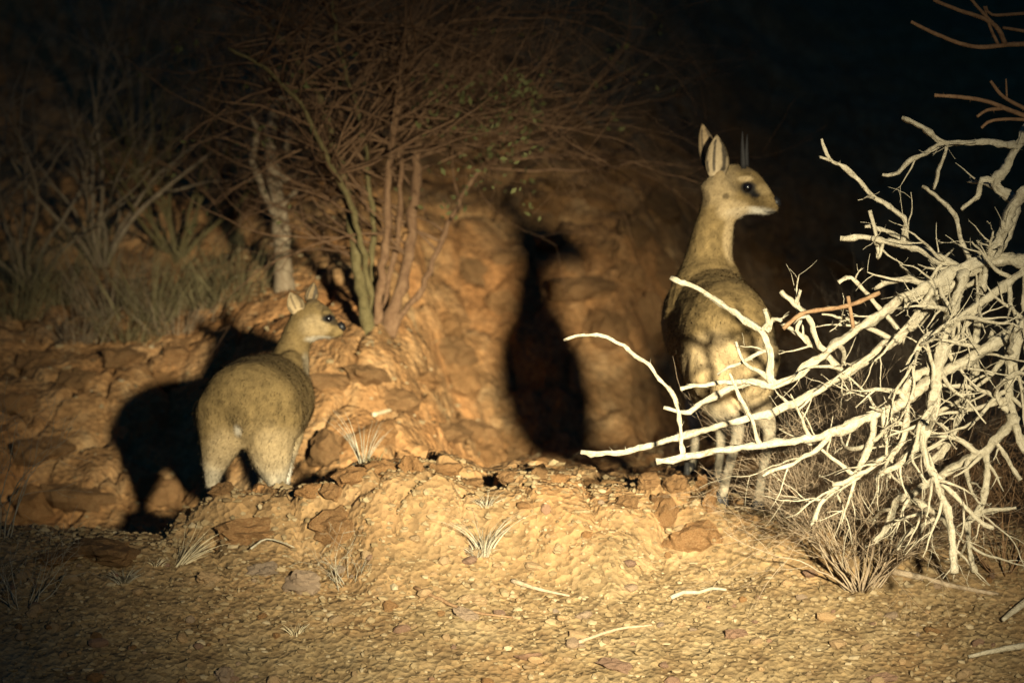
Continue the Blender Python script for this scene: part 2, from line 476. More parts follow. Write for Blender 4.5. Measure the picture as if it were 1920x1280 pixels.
# ------------------------------------------------------------------ the two small antelopes
class Body:
    def __init__(self): self.v = []; self.f = []
    def sweep(self, rows, side=None, n=18):
        """rows: (centre, radius along side, radius across) ; closed, rounded ends"""
        P = [Vector(r[0]) for r in rows]
        # densify with a spline so the outline is smooth
        dense = []
        m = len(rows)
        for i in range(m - 1):
            for k in range(4):
                t = k / 4
                g = lambda j: rows[max(0, min(m - 1, j))]
                def cr(a, b, c, d): return 0.5 * ((2 * b) + (c - a) * t + (2 * a - 5 * b + 4 * c - d) * t * t + (3 * b - a - 3 * c + d) * t ** 3)
                a, b, c, d = g(i - 1), g(i), g(i + 1), g(i + 2)
                dense.append((cr(Vector(a[0]), Vector(b[0]), Vector(c[0]), Vector(d[0])), cr(a[1], b[1], c[1], d[1]), cr(a[2], b[2], c[2], d[2])))
        dense.append((P[-1], rows[-1][1], rows[-1][2]))
        base = len(self.v)
        L = len(dense)
        for i, (p, r1, r2) in enumerate(dense):
            t = dense[min(i + 1, L - 1)][0] - dense[max(i - 1, 0)][0]
            t.normalize()
            s = Vector(side) if side is not None else Vector((1, 0, 0))
            s = s - t * s.dot(t); s.normalize()
            u = t.cross(s)
            for k in range(n):
                an = 2 * math.pi * k / n
                self.v.append(p + s * math.cos(an) * max(r1, .003) + u * math.sin(an) * max(r2, .003))
        for i in range(L - 1):
            for k in range(n):
                k2 = (k + 1) % n
                self.f.append((base + i * n + k, base + i * n + k2, base + (i + 1) * n + k2, base + (i + 1) * n + k))
        for end, sgn in ((0, -1), (L - 1, 1)):
            p, r1, r2 = dense[end]
            t = (dense[1][0] - dense[0][0]) if end == 0 else (dense[-1][0] - dense[-2][0])
            t.normalize()
            self.v.append(p + t * sgn * 0.5 * min(r1, r2))
            c = len(self.v) - 1
            for k in range(n):
                k2 = (k + 1) % n
                a, b = base + end * n + k, base + end * n + k2
                self.f.append((a, b, c) if end else (b, a, c))
    def ball(self, c, r):
        base = len(self.v); n, m = 14, 8
        for i in range(m + 1):
            th = math.pi * i / m
            for k in range(n):
                ph = 2 * math.pi * k / n
                self.v.append(Vector(c) + Vector((r[0] * math.sin(th) * math.cos(ph), r[1] * math.sin(th) * math.sin(ph), r[2] * math.cos(th))))
        for i in range(m):
            for k in range(n):
                k2 = (k + 1) % n
                self.f.append((base + i * n + k, base + (i + 1) * n + k, base + (i + 1) * n + k2, base + i * n + k2))

def remeshed(verts, faces, voxel, smooth_it):
    me = mesh('tmp', verts, faces)
    bm = bmesh.new(); bm.from_mesh(me); bmesh.ops.recalc_face_normals(bm, faces=bm.faces[:]); bm.to_mesh(me); bm.free()
    o = bpy.data.objects.new('tmp', me); C.objects.link(o)
    r = o.modifiers.new('r', 'REMESH'); r.mode = 'VOXEL'; r.voxel_size = voxel; r.use_smooth_shade = True
    s = o.modifiers.new('s', 'SMOOTH'); s.factor = 0.5; s.iterations = smooth_it
    dg = bpy.context.evaluated_depsgraph_get()
    out = bpy.data.meshes.new_from_object(o.evaluated_get(dg))
    bpy.data.objects.remove(o); bpy.data.meshes.remove(me)
    return out

def colours(co, nrm, base, spots):
    """base coat by position, then soft blobs: (centre, radius, colour, strength)"""
    col = base(co, nrm)
    for c, r, rgb, s in spots:
        d = np.linalg.norm((co - np.array(c)) / (np.array(r) if hasattr(r, '__len__') else r), axis=1)
        w = (1 - sstep(0.55, 1.0, d))[:, None] * s
        col = col * (1 - w) + np.array(rgb) * w
    return col

def fur(me, n, length, flow, rng, skip=None):
    """short lying hairs, one narrow triangle each"""
    nv = len(me.vertices); co = np.empty(nv * 3); me.vertices.foreach_get('co', co); co = co.reshape(-1, 3)
    no = np.empty(nv * 3); me.vertices.foreach_get('normal', no); no = no.reshape(-1, 3)
    ca = np.empty(nv * 4, np.float32); me.color_attributes['coat'].data.foreach_get('color', ca); ca = ca.reshape(-1, 4)[:, :3]
    i = rng.integers(0, nv, n)
    p = co[i] + rng.normal(0, 0.003, (n, 3)); q = no[i]
    fl = flow(p)
    fl = fl - q * np.sum(fl * q, 1, keepdims=True)
    fl = fl / np.maximum(np.linalg.norm(fl, axis=1, keepdims=True), 1e-6)
    d = fl * 1.0 + q * rng.uniform(0.15, 0.5, (n, 1)) + rng.normal(0, 0.22, (n, 3))
    d /= np.linalg.norm(d, axis=1, keepdims=True)
    ln = length(p) * rng.uniform(0.6, 1.3, n)
    sd = np.cross(d, q + rng.normal(0, 0.4, (n, 3))); sd /= np.maximum(np.linalg.norm(sd, axis=1, keepdims=True), 1e-6)
    w = 0.0009
    b = p - q * 0.003
    V = np.empty((n, 3, 3)); V[:, 0] = b - sd * w; V[:, 1] = b + sd * w; V[:, 2] = b + d * (ln[:, None] + 0.003)
    k = rng.normal(1.0, 0.20, (n, 1)); k = np.where(rng.random((n, 1)) < 0.16, k * 0.5, k)
    cc = np.clip(ca[i] * k, 0.01, 0.9)
    cols = np.repeat(cc, 3, axis=0)
    F = [(3 * j, 3 * j + 1, 3 * j + 2) for j in range(n)]
    keep = None
    if skip is not None:
        m = ~skip(p); V = V[m]; cols = np.repeat(cc[m], 3, axis=0); F = F[:len(V)]
    out = mesh('fur', V.reshape(-1, 3), F, True, cols)
    qq = q if skip is None else q[m]
    out.normals_split_custom_set_from_vertices(np.repeat(qq, 3, axis=0).tolist())      # hairs shade with the coat they lie on
    return out

def ear_mesh(base, tip, width, face, cup, inner, outer, stripe):
    """a cupped leaf of two layers; the inside has dark streaks"""
    base, tip, face = Vector(base), Vector(tip), Vector(face)
    ax = tip - base; L = ax.length; ax.normalize()
    face = face - ax * face.dot(ax); face.normalize()
    sd = ax.cross(face)
    ns, nt_ = 14, 15
    V = []; Fc = []; cols = []
    def pt(s, t, layer):
        w = width * max(0.0, math.sin(math.pi * (0.14 + 0.86 * s) ** 0.85)) ** 0.8
        w = max(w, 0.002)
        c = cup * w / width * (1.25 - 0.5 * s)
        p = base + ax * (L * s) + sd * (t * w) + face * (c * (t * t) * 1.3 - c * 0.5) + face * (0.012 * s * s)
        if layer: p = p - face * (0.0035 * (1 - abs(t) ** 4) + 0.0006)
        return p
    for layer in (0, 1):
        for i in range(ns + 1):
            for j in range(nt_ + 1):
                s, t = i / ns, -1 + 2 * j / nt_
                V.append(pt(s, t, layer))
                if layer == 0:
                    st = 0.5 + 0.5 * math.cos((t * (1.25 - 0.5 * s) + 0.12) * 7.5)
                    k = (1 if st > 0.62 else 0) * (1 if 0.12 < s < 0.86 else 0)
                    c = [a * (1 - 0.85 * k) + b * 0.85 * k for a, b in zip(inner, stripe)]
                    if abs(t) > 0.9 or s > 0.95: c = [x * 0.35 for x in outer]
                else:
                    c = list(outer)
                    if abs(t) > 0.85: c = [x * 0.4 for x in outer]
                cols.append(c)
    m = (ns + 1) * (nt_ + 1)
    for layer in (0, 1):
        for i in range(ns):
            for j in range(nt_):
                a = layer * m + i * (nt_ + 1) + j
                q = (a, a + 1, a + nt_ + 2, a + nt_ + 1)
                Fc.append(q if layer == 0 else q[::-1])
    for i in range(ns):
        for j in (0, nt_):
            a = i * (nt_ + 1) + j
            Fc.append((a, a + nt_ + 1, m + a + nt_ + 1, m + a))
    for j in range(nt_):
        a = ns * (nt_ + 1) + j
        Fc.append((a, a + 1, m + a + 1, m + a))
    return mesh('ear', V, Fc, True, np.array(cols))

def ball_mesh(name, r, sub=3):
    bm = bmesh.new(); bmesh.ops.create_icosphere(bm, subdivisions=sub, radius=r)
    me = bpy.data.meshes.new(name); bm.to_mesh(me); bm.free()
    me.polygons.foreach_set('use_smooth', [True] * len(me.polygons)); return me

BROWN = np.array((0.180, 0.122, 0.050)); DARK = np.array((0.115, 0.080, 0.040)); PALE = np.array((0.42, 0.312, 0.170))
GREY = np.array((0.34, 0.29, 0.205)); WHITE = np.array((0.62, 0.57, 0.47)); TAN = np.array((0.36, 0.26, 0.125))

def antelope(name, label, origin, trunk, neck, head, legs, extras, spots, heading, back_z, belly_z, seed, ears, eyes, nose, horns=(), n_fur=46000, group=None):
    O = Vector(origin)
    root = empty(name, O, label, 'antelope', group)
    B = Body()
    side = Vector((math.cos(heading), math.sin(heading), 0))       # across the trunk
    J = lambda r: (at(r[0], r[1], r[2]) - O, r[3], r[4])
    B.sweep([J(r) for r in trunk], side, 24)
    B.sweep([J(r) for r in neck], Vector((1, 0, 0)), 20)
    rows = []
    for px, top, bot, ry, Y in head:
        a, b = at(px, top, Y) - O, at(px, bot, Y) - O
        rows.append(((a + b) / 2, (a - b).length / 2, ry))
    B.sweep(rows, Vector((0, 0, 1)), 20)
    for c, r in extras: B.ball(at(*c) - O, r)
    hooves = []
    for leg in legs:
        pts = [J(r) for r in leg]
        last = pts[-1][0]
        gz = land1(last.x + O.x, last.y + O.y) - O.z
        pts[-1] = (Vector((last.x, last.y, gz + 0.022)), leg[-1][3], leg[-1][4])
        B.sweep(pts, side, 14)
        hooves.append(Vector((last.x, last.y, gz)))
    me = remeshed(B.v, B.f, 0.0048, 9)
    me.name = 'body'
    nv = len(me.vertices); co = np.empty(nv * 3); me.vertices.foreach_get('co', co); co = co.reshape(-1, 3)
    no = np.empty(nv * 3); me.vertices.foreach_get('normal', no); no = no.reshape(-1, 3)
    # uneven coat surface
    dsp = fbm(co[:, 0] * 22, co[:, 1] * 22, co[:, 2] * 22, 3, seed) * 0.0028 * sstep(0.12, 0.25, co[:, 2])
    co = co + no * dsp[:, None]; me.vertices.foreach_set('co', co.ravel())
    def base(c, n):
        z = c[:, 2]
        h = sstep(belly_z, back_z, z + fbm(c[:, 0] * 12, c[:, 1] * 12, c[:, 2] * 12, 3, 5) * 0.06)[:, None]
        col = PALE * (1 - h) + BROWN * h
        low = (1 - sstep(0.16, 0.26, z))[:, None]
        col = col * (1 - low) + GREY * low
        sp = fbm(c[:, 0] * 60, c[:, 1] * 60, c[:, 2] * 60, 2, 8)[:, None]
        return col * (1 + 0.35 * sp)
    sp = [(tuple(at(*c) - O), r, rgb, s) for c, r, rgb, s in spots]
    cols = np.clip(colours(co, no, base, sp), 0.008, 0.8)
    a = me.color_attributes.new('coat', 'FLOAT_COLOR', 'POINT')
    c4 = np.ones((nv, 4), np.float32); c4[:, :3] = cols; a.data.foreach_set('color', c4.ravel())
    body = link('body', me, M['coat'], root)
    hd = head[1]; hp = np.array(at(hd[0], (hd[1] + hd[2]) / 2, hd[4]) - O)
    tail = -np.array((-math.sin(heading), math.cos(heading), 0))
    def flow(p):
        isn = sstep(hp[2] - 0.22, hp[2] - 0.05, p[:, 2])[:, None]
        return (tail * 0.7 + np.array((0, 0, -1.0)) * 0.8) * (1 - isn) + np.array((-0.7, 0, -0.5)) * isn
    def length(p):
        hd_ = sstep(hp[2] - 0.16, hp[2] - 0.04, p[:, 2]); lg = 1 - sstep(0.10, 0.22, p[:, 2])
        return 0.0065 * (1 - hd_) * (1 - lg) + 0.0035 * hd_ + 0.004 * lg * (1 - hd_)
    rng = np.random.default_rng(seed)
    fm = fur(me, n_fur, length, flow, rng, lambda p: p[:, 2] < 0.03)
    fo = link('fur', fm, M['coat'], body); fo['kind'] = 'stuff'
    for h in hooves:
        for k in (-1, 1):
            T = Tubes()
            s = side * (0.0065 * k)
            T.add([h + s + Vector((0, 0, -0.004)), h + s + Vector((0, 0, 0.012)), h + s + Vector((0, 0, 0.034))], [0.0105, 0.0095, 0.007], 8)
            T.build('hoof', M['hoof'], root)
    for base_, tip, w, face, cup, inner, outer, stripe in ears:
        link('ear', ear_mesh(at(*base_) - O, at(*tip) - O, w, face, cup, inner, outer, stripe), M['coat'], root)
    for c, r in eyes:
        link('eye', ball_mesh('eye', r), M['eye'], root, at(*c) - O)
    T = Tubes(); pts = [at(*p) - O for p in nose[0]]
    T.add(pts, nose[1], 10); T.build('nose', M['nose'], root)
    for hpx, r in horns:
        T = Tubes(); pts = resample([at(*p) - O for p in hpx], 0.012)
        T.add(pts, [r * (1 - 0.85 * (i / (len(pts) - 1)) ** 1.3) * (1 + 0.06 * (i % 2)) for i in range(len(pts))], 9)
        T.build('horn', M['horn'], root)
    return root

# standing adult with straight spike horns, seen from behind its left hip, looking back to the right
zg = land1(at(1340, 915, .12).x, .12)
adult = antelope('antelope', 'horned antelope with a long upright neck standing on the ledge behind pale dead branches',
    (at(1340, 915, .12).x, .12, zg),
    trunk=[(1374, 662, -.13, .05, .06), (1372, 650, -.09, .100, .115), (1366, 642, -.02, .118, .146), (1352, 630, .08, .117, .152),
           (1338, 615, .18, .115, .152), (1325, 602, .27, .110, .146), (1318, 592, .34, .092, .125), (1314, 585, .40, .05, .08)],
    neck=[(1326, 600, .20, .110, .12), (1328, 550, .235, .100, .10), (1328, 512, .262, .078, .080), (1329, 480, .272, .060, .062), (1336, 440, .272, .0515, .054), (1345, 395, .268, .046, .048), (1352, 362, .265, .041, .043)],
    head=[(1322, 330, 372, .028, .268), (1340, 312, 400, .042, .266), (1365, 305, 412, .046, .264), (1390, 309, 414, .046, .262), (1408, 323, 410, .038, .258),
          (1425, 343, 408, .029, .254), (1440, 361, 407, .0225, .250), (1452, 374, 404, .0175, .247), (1459, 384, 398, .011, .245)],
    legs=[[(1300, 640, .30, .055, .07), (1298, 705, .31, .042, .055), (1300, 750, .31, .026, .030), (1303, 800, .30, .0165, .019), (1302, 850, .30, .0120, .013), (1298, 885, .30, .0125, .013), (1293, 905, .29, .013, .013)],
          [(1350, 640, .33, .055, .07), (1352, 705, .34, .042, .055), (1352, 750, .34, .026, .030), (1352, 800, .33, .0165, .019), (1350, 850, .33, .0120, .013), (1347, 880, .33, .0125, .013), (1344, 900, .32, .013, .013)],
          [(1350, 625, .03, .04, .05), (1338, 672, -.01, .084, .105), (1330, 715, -.01, .060, .085), (1350, 762, -.04, .036, .048), (1383, 802, -.085, .019, .024), (1373, 850, -.095, .0135, .015), (1362, 895, -.10, .0125, .013), (1354, 925, -.11, .0135, .013)],
          [(1388, 625, .0, .04, .05), (1400, 672, -.03, .084, .105), (1410, 720, -.04, .060, .085), (1424, 765, -.07, .036, .048), (1442, 803, -.11, .019, .024), (1436, 850, -.115, .0135, .015), (1428, 895, -.12, .0125, .013), (1422, 925, -.125, .0135, .013)]],
    extras=[((1262, 605, .27), (.030, .07, .085)), ((1338, 690, -.07), (.066, .06, .085)), ((1404, 690, -.09), (.060, .055, .085)), ((1355, 585, .0), (.075, .08, .05)), ((1400, 333, .225), (.016, .012, .010))],
    spots=[((1345, 345, .25), .075, PALE, .55), ((1405, 399, .235), (.080, .07, .020), WHITE, .8), ((1375, 395, .23), (.055, .06, .035), PALE, .8),
           ((1395, 316, .26), (.045, .05, .016), DARK, .75), ((1362, 312, .26), (.03, .05, .016), TAN * .8, .8),
           ((1448, 398, .236), (.020, .02, .0042), (.05, .045, .04), .9), ((1361, 368, .222), (.012, .02, .010), DARK * .8, .85), ((1416, 363, .225), (.019, .03, .014), (.012, .011, .011), 1.0), ((1403, 352, .222), (.027, .03, .021), (.02, .018, .016), 1.0), ((1398, 335, .222), (.026, .03, .009), PALE * 1.1, .8),
           ((1430, 355, .25), (.03, .05, .02), TAN, .6), ((1322, 372, .25), (.018, .06, .028), DARK, .7),
           ((1372, 450, .24), (.03, .06, .075), PALE, .75), ((1305, 470, .27), (.035, .08, .10), BROWN * .8, .5),
           ((1365, 505, .20), (.035, .05, .009), DARK, .45), ((1345, 660, -.1), (.09, .12, .07), PALE * 1.05, .75), ((1258, 620, .26), (.05, .1, .09), PALE, .6),  # first spot: shade of the fold between neck and back, painted dark
           ((1300, 700, .1), (.03, .2, .05), GREY * .75, .5), ((1302, 770, .30), (.03, .05, .06), WHITE, .8), ((1298, 870, .30), (.03, .05, .04), GREY * .6, .5),  # first spot: soft branch shadow on the flank, painted into the coat colour
           ((1385, 805, -.09), (.03, .04, .025), GREY * .6, .6), ((1420, 655, -.05), (.06, .1, .07), GREY * .8, .5)],  # last spot: grey branch shade tinted into the coat of the hindquarters
    heading=R(11), back_z=.44, belly_z=.18, seed=4,
    ears=[((1343, 330, .235), (1342, 252, .225), .0310, (.18, -1, .05), .016, (.40, .31, .19), (.26, .185, .09), (.03, .026, .022)),
          ((1330, 318, .285), (1312, 234, .30), .0290, (.55, -.9, .05), .015, (.30, .215, .12), (.27, .19, .095), (.10, .075, .05))],
    eyes=[((1401, 351, .2255), .0135), ((1401, 351, .297), .0135)],
    nose=([(1449, 373, .247), (1456, 380, .246), (1461, 387, .245)], [.0115, .0125, .007]),
    horns=[([(1394, 316, .245), (1393, 295, .244), (1392, 270, .242), (1392, 246, .240)], .0080),
           ([(1398, 316, .278), (1399, 295, .280), (1400, 272, .282), (1401, 252, .284)], .0080)])

# smaller hornless one, rump to the lane, head turned to the right
zg2 = land1(at(470, 950, .28).x, .28)
young = antelope('antelope', 'smaller hornless antelope with its rounded rump turned outward beside its own black shadow',
    (at(470, 950, .28).x, .28, zg2),
    trunk=[(466, 768, .055, .07, .07), (467, 762, .09, .116, .108), (472, 756, .17, .128, .112), (485, 752, .27, .127, .117), (503, 750, .37, .117, .117),
           (520, 745, .46, .100, .110), (535, 735, .53, .07, .08), (542, 730, .57, .03, .04)],
    neck=[(525, 720, .45, .085, .09), (540, 685, .47, .058, .065), (550, 650, .48, .042, .048), (560, 622, .475, .038, .042), (570, 600, .47, .034, .038)],
    head=[(553, 572, 610, .024, .472), (566, 561, 634, .035, .468), (582, 558, 645, .039, .462), (598, 567, 643, .034, .456), (612, 584, 639, .025, .450),
          (625, 599, 637, .0185, .445), (636, 609, 633, .0135, .441), (644, 615, 627, .009, .438)],
    legs=[[(436, 742, .18, .035, .05), (424, 778, .148, .080, .10), (414, 824, .125, .059, .072), (402, 870, .115, .034, .042), (398, 900, .10, .020, .024), (398, 940, .115, .0125, .014), (397, 980, .125, .012, .013), (396, 1000, .125, .013, .013)],
          [(498, 742, .19, .035, .05), (507, 778, .155, .084, .10), (505, 826, .13, .066, .078), (512, 874, .122, .046, .050), (518, 905, .11, .026, .028), (518, 940, .12, .0125, .014), (517, 980, .13, .012, .013), (516, 1000, .13, .013, .013)],
          [(548, 770, .45, .045, .06), (545, 825, .45, .030, .035), (538, 870, .44, .0165, .018), (535, 920, .44, .012, .013), (534, 970, .44, .012, .013), (533, 990, .44, .013, .013)],
          [(488, 770, .50, .045, .06), (486, 825, .50, .030, .035), (484, 870, .49, .0165, .018), (483, 920, .49, .012, .013), (482, 970, .49, .012, .013), (482, 990, .49, .013, .013)]],
    extras=[((452, 786, .052), (.012, .014, .022)), ((545, 700, .42), (.04, .06, .06)), ((612, 586, .425), (.012, .010, .008))],
    spots=[((590, 612, .44), (.05, .07, .04), PALE, .55), ((600, 636, .44), (.05, .06, .012), WHITE, .5), ((580, 560, .46), (.05, .06, .016), DARK, .85),
           ((604, 575, .45), (.02, .05, .014), DARK * .8, .7), ((617, 597, .428), (.026, .03, .015), (.02, .018, .016), 1.0), ((630, 605, .43), (.020, .03, .010), DARK * .4, .95),
           ((545, 660, .45), (.05, .08, .08), BROWN, .5), ((574, 690, .44), (.02, .06, .05), GREY, .6), ((490, 700, .3), (.16, .30, .075), BROWN * .78, .75),
           ((420, 840, .1), (.06, .1, .07), PALE * .9, .6), ((510, 840, .1), (.065, .1, .08), PALE * .85, .6), ((447, 800, .08), (.016, .04, .03), WHITE, .7),
           ((536, 890, .44), (.02, .04, .07), WHITE, .9), ((400, 890, .1), (.03, .05, .03), GREY * .8, .6)],
    heading=R(-14), back_z=.36, belly_z=.15, seed=9,
    ears=[((560, 584, .44), (542, 546, .425), .0235, (.1, -1, .1), .012, (.40, .30, .17), (.26, .185, .09), (.16, .12, .07)),
          ((578, 566, .49), (584, 530, .50), .020, (.6, -.8, .1), .012, (.24, .17, .09), (.20, .14, .07), (.06, .05, .04))],
    eyes=[((616, 597, .4325), .0100), ((614, 597, .482), .0100)],
    nose=([(635, 607, .442), (641, 613, .440), (646, 619, .438)], [.010, .011, .006]))
# ------------------------------------------------------------------ rocks and stones
def rock_mesh(name, seed, sub=2, cuts=11, rough=0.06):
    rg = np.random.default_rng(seed)
    bm = bmesh.new(); bmesh.ops.create_icosphere(bm, subdivisions=sub, radius=1.0)
    d = np.array([v.co[:] for v in bm.verts]); d /= np.linalg.norm(d, axis=1, keepdims=True)
    n = rg.normal(size=(cuts, 3)); n /= np.linalg.norm(n, axis=1, keepdims=True)
    off = rg.uniform(0.50, 0.92, cuts)
    dn = d @ n.T
    r = np.where(dn > 0.05, off / np.maximum(dn, 0.05), 9.0).min(axis=1)
    r = np.minimum(r, 1.15)
    r = r * (1 + rough * fbm(d[:, 0] * 3 + seed, d[:, 1] * 3, d[:, 2] * 3, 3, seed))
    co = d * r[:, None]
    if sub > 2: co = co + d * (fbm(co[:, 0] * 5 + seed, co[:, 1] * 5, co[:, 2] * 7, 3, seed + 3) * rough * 1.3)[:, None]
    for v, c in zip(bm.verts, co): v.co = c
    me = bpy.data.meshes.new(name); bm.to_mesh(me); bm.free()
    me.polygons.foreach_set('use_smooth', [False] * len(me.polygons))
    return me
ROCKS = [rock_mesh('rock', 100 + i, 3, 9, 0.22) for i in range(10)]
STONES = [rock_mesh('stone', 200 + i, 2, 10, 0.08) for i in range(8)]
MATC = {}
def with_mat(me, mk):
    key = (me.name, mk)
    if key not in MATC:
        m = me.copy(); m.materials.clear(); m.materials.append(M[mk]); MATC[key] = m
    return MATC[key]
RR = random.Random(7)
def put_rock(name, px, py, w, h, mk, label, cat, group=None, sink=0.35, deep=None, lib=ROCKS, rng=RR):
    p = hit(px, py + h * 0.35)
    k = PX * (12 + p.y) / 12
    rx, rz = w * k / 2, h * k / 2
    ry = (deep * k / 2) if deep else (rx + rz) / 2
    o = link(name, with_mat(rng.choice(lib), mk), None)
    o.scale = (rx, ry, rz)
    o.rotation_euler = (rng.uniform(-.25, .25), rng.uniform(-.2, .2), rng.uniform(-.35, .35) + rng.choice((0, math.pi)))
    o.location = p + Vector((0, ry * 0.3, rz * (1 - 2 * sink)))
    return tag(o, label, cat, group)
def ledge_zone(px):
    if px < 600: return 'crumbling orange-brown rock on the ledge rim at the smaller antelope', 'rock', 'rim rocks at the smaller antelope'
    if px < 900: return 'crumbling rock block on the highest stretch of the ledge rim', 'rock', 'rim rocks on the high stretch of the ledge'
    if px < 1180: return 'low crumbling rock on the ledge rim in front of the horned antelope shadow', 'rock', 'rim rocks by the horned antelope shadow'
    return 'crumbling rock on the split ledge rim beneath the horned antelope', 'rock', 'rim rocks beneath the horned antelope'
def bank_zone(px, py):
    if px < 400: return 'weathered brown rock in the dim bank around the smaller antelope shadow', 'rock', 'bank rocks around the smaller antelope shadow'
    if py > 620 and px < 1000: return 'rounded rock half buried in the lit mound between the antelopes', 'rock', 'rocks in the lit mound'
    if px < 1300: return 'orange-brown rock in the bank face around the horned antelope shadow', 'rock', 'bank rocks around the horned antelope shadow'
    return 'dim rock on the dark hillside behind the bleached branches', 'rock', 'rocks on the dark hillside'
for px, py, w, h in [(655, 885, 70, 38), (712, 872, 62, 40), (775, 868, 60, 36), (832, 872, 62, 34), (885, 898, 40, 24), (955, 888, 44, 22),
                     (1012, 882, 46, 28), (1052, 893, 40, 24), (1100, 902, 50, 22), (1215, 912, 60, 34), (1262, 905, 52, 36), (1315, 906, 34, 34),
                     (1240, 950, 70, 60), (1180, 938, 46, 28), (1330, 935, 40, 40), (420, 912, 60, 30), (575, 915, 60, 26), (625, 915, 46, 34)]:
    put_rock('ledge_rock', px, py, w * .9, h * 1.35, 'rock', *ledge_zone(px), 0.40, lib=ROCKS)
for px, py, w, h in [(470, 975, 190, 90), (640, 965, 150, 80), (1290, 985, 130, 90)]:
    put_rock('ledge_boulder', px, py, w, h, 'rock', {470: 'broad reddish slab in the ledge face under the smaller antelope', 640: 'reddish slab in the ledge face beside the highest rim rocks', 1290: 'broken slab in the ledge face below the horned antelope'}[px], 'rock', None, 0.56, w * 0.6)
put_rock('flat_rock', 195, 1030, 165, 52, 'rock', 'low orange slab of rock left of the gap in the ledge', 'rock', None, 0.3, 120)
put_rock('flat_rock', 110, 1040, 100, 40, 'rock', 'dim brown rock beside the low orange slab', 'rock', None, 0.35, 70)
put_rock('stone', 497, 1068, 72, 40, 'grey_rock', 'grey-brown stone under the arched dry stalk below the ledge', 'stone', None, 0.3)
put_rock('stone', 572, 1086, 80, 52, 'grey_rock', 'larger grey-brown stone behind the dry sprigs at the foot of the ledge', 'stone', None, 0.3)
put_rock('stone', 388, 1084, 50, 32, 'stone', 'yellowish stone beside a black hole at the foot of the ledge', 'stone', None, 0.35)
put_rock('stone', 888, 1120, 66, 26, 'stone', 'flat pale stone above the thin dark stick', 'stone', None, 0.4)
put_rock('stone', 1378, 1184, 44, 30, 'pink', 'pinkish stone on the gravel right of the bright pool of light', 'stone', None, 0.35)
put_rock('stone', 988, 1233, 46, 22, 'pink', 'small red-brown stone on the gravel below the bright pool of light', 'stone', None, 0.4)
put_rock('stone', 1158, 1244, 66, 34, 'pink', 'wide pink stone with a black shadow at its edge on the gravel', 'stone', None, 0.4)
put_rock('stone', 1648, 1268, 70, 28, 'pink', 'dusty pink stone on the shaded gravel below the dead bush', 'stone', None, 0.4)
put_rock('stone', 420, 1262, 50, 34, 'grey_rock', 'dark rounded stone on the dim gravel', 'stone', None, 0.35)
put_rock('stone', 1205, 1062, 44, 26, 'stone', 'pale stone below the split in the ledge', 'stone', None, 0.35)
put_rock('stone', 868, 1150, 54, 30, 'grey_rock', 'brown stone touching the thin dark stick', 'stone', None, 0.45)
hr = random.Random(31)
for px, py, w, h in [(890, 505, 90, 60), (960, 470, 90, 44), (1060, 430, 100, 50), (1130, 455, 80, 50), (1090, 520, 120, 60), (1180, 500, 80, 60), (1010, 360, 90, 40), (1120, 360, 90, 40),
                     (1190, 420, 80, 50), (930, 560, 90, 50), (1130, 590, 110, 60), (1210, 570, 70, 70), (1050, 330, 70, 34), (1160, 300, 80, 36), (1240, 380, 70, 50), (1240, 480, 60, 60), (840, 600, 90, 44),
                     (620, 700, 90, 40), (680, 690, 90, 46), (740, 745, 90, 40), (800, 700, 110, 40), (840, 790, 90, 50), (905, 820, 90, 80), (700, 800, 110, 50), (620, 820, 90, 60), (960, 840, 50, 50), (858, 700, 90, 70), (880, 775, 90, 70), (846, 640, 90, 60),
                     (300, 900, 80, 70), (80, 820, 130, 60), (140, 900, 120, 70), (60, 930, 120, 50), (150, 700, 90, 60), (80, 660, 100, 50), (230, 660, 90, 50), (200, 620, 70, 40), (330, 650, 80, 50), (40, 740, 100, 60), (310, 700, 80, 40),
                     (1420, 440, 120, 50), (1480, 520, 110, 50), (1560, 470, 120, 50), (1500, 600, 120, 60), (1640, 560, 120, 50)]:
    put_rock('bank_rock', px + hr.uniform(-6, 6), py + hr.uniform(-6, 6), w * hr.uniform(.8, 1.2), h * hr.uniform(1.1, 1.5), 'rock',
             *bank_zone(px, py), 0.50, w * .9, rng=hr)
# loose stones one can pick apart on the gravel slope
pr = random.Random(12)
for i in range(190):
    px = pr.uniform(20, 1900); py = 1040 + (1285 - 1040) * pr.random() ** 0.8
    if 640 < px < 1350 and pr.random() < 0.35: py = pr.uniform(930, 1060)
    s = 9 + 17 * pr.random() ** 2.2
    put_rock('pebble', px, py, s * pr.uniform(1, 1.7), s, pr.choice(('stone', 'stone', 'stone', 'grey_rock', 'rock', 'pink')),
             'small loose stone lying on the lit gravel slope', 'stone', 'loose stones on the gravel slope', 0.25, lib=STONES, rng=pr)
# fine gravel nobody could count
gr = np.random.default_rng(5)
n = 30000
gx = gr.uniform(-1.75, 1.75, n); gy = -0.15 - 1.5 * gr.random(n)
led = gr.random(n) < 0.25
gy = np.where(led, gr.uniform(-.62, .05, n), gy)
far = gr.random(n) < 0.16
gy = np.where(far, gr.uniform(0.3, 2.4, n), gy)
gz = land(gx, gy)
bm = bmesh.new(); bmesh.ops.create_icosphere(bm, subdivisions=1, radius=1.0)
iv = np.array([v.co[:] for v in bm.verts]); ifc = np.array([[v.index for v in f.verts] for f in bm.faces]); bm.free()
sz = (0.0022 + 0.0068 * gr.random(n) ** 4)
jit = gr.uniform(0.65, 1.25, (n, len(iv), 1))
V = iv[None] * jit * (sz[:, None, None] * gr.uniform(0.6, 1.5, (n, 1, 3)) * np.array((1.2, 1.0, 0.75)))
V += np.stack([gx, gy, gz + sz * 0.25], -1)[:, None]
F = (ifc[None] + (np.arange(n) * len(iv))[:, None, None]).reshape(-1, 3)
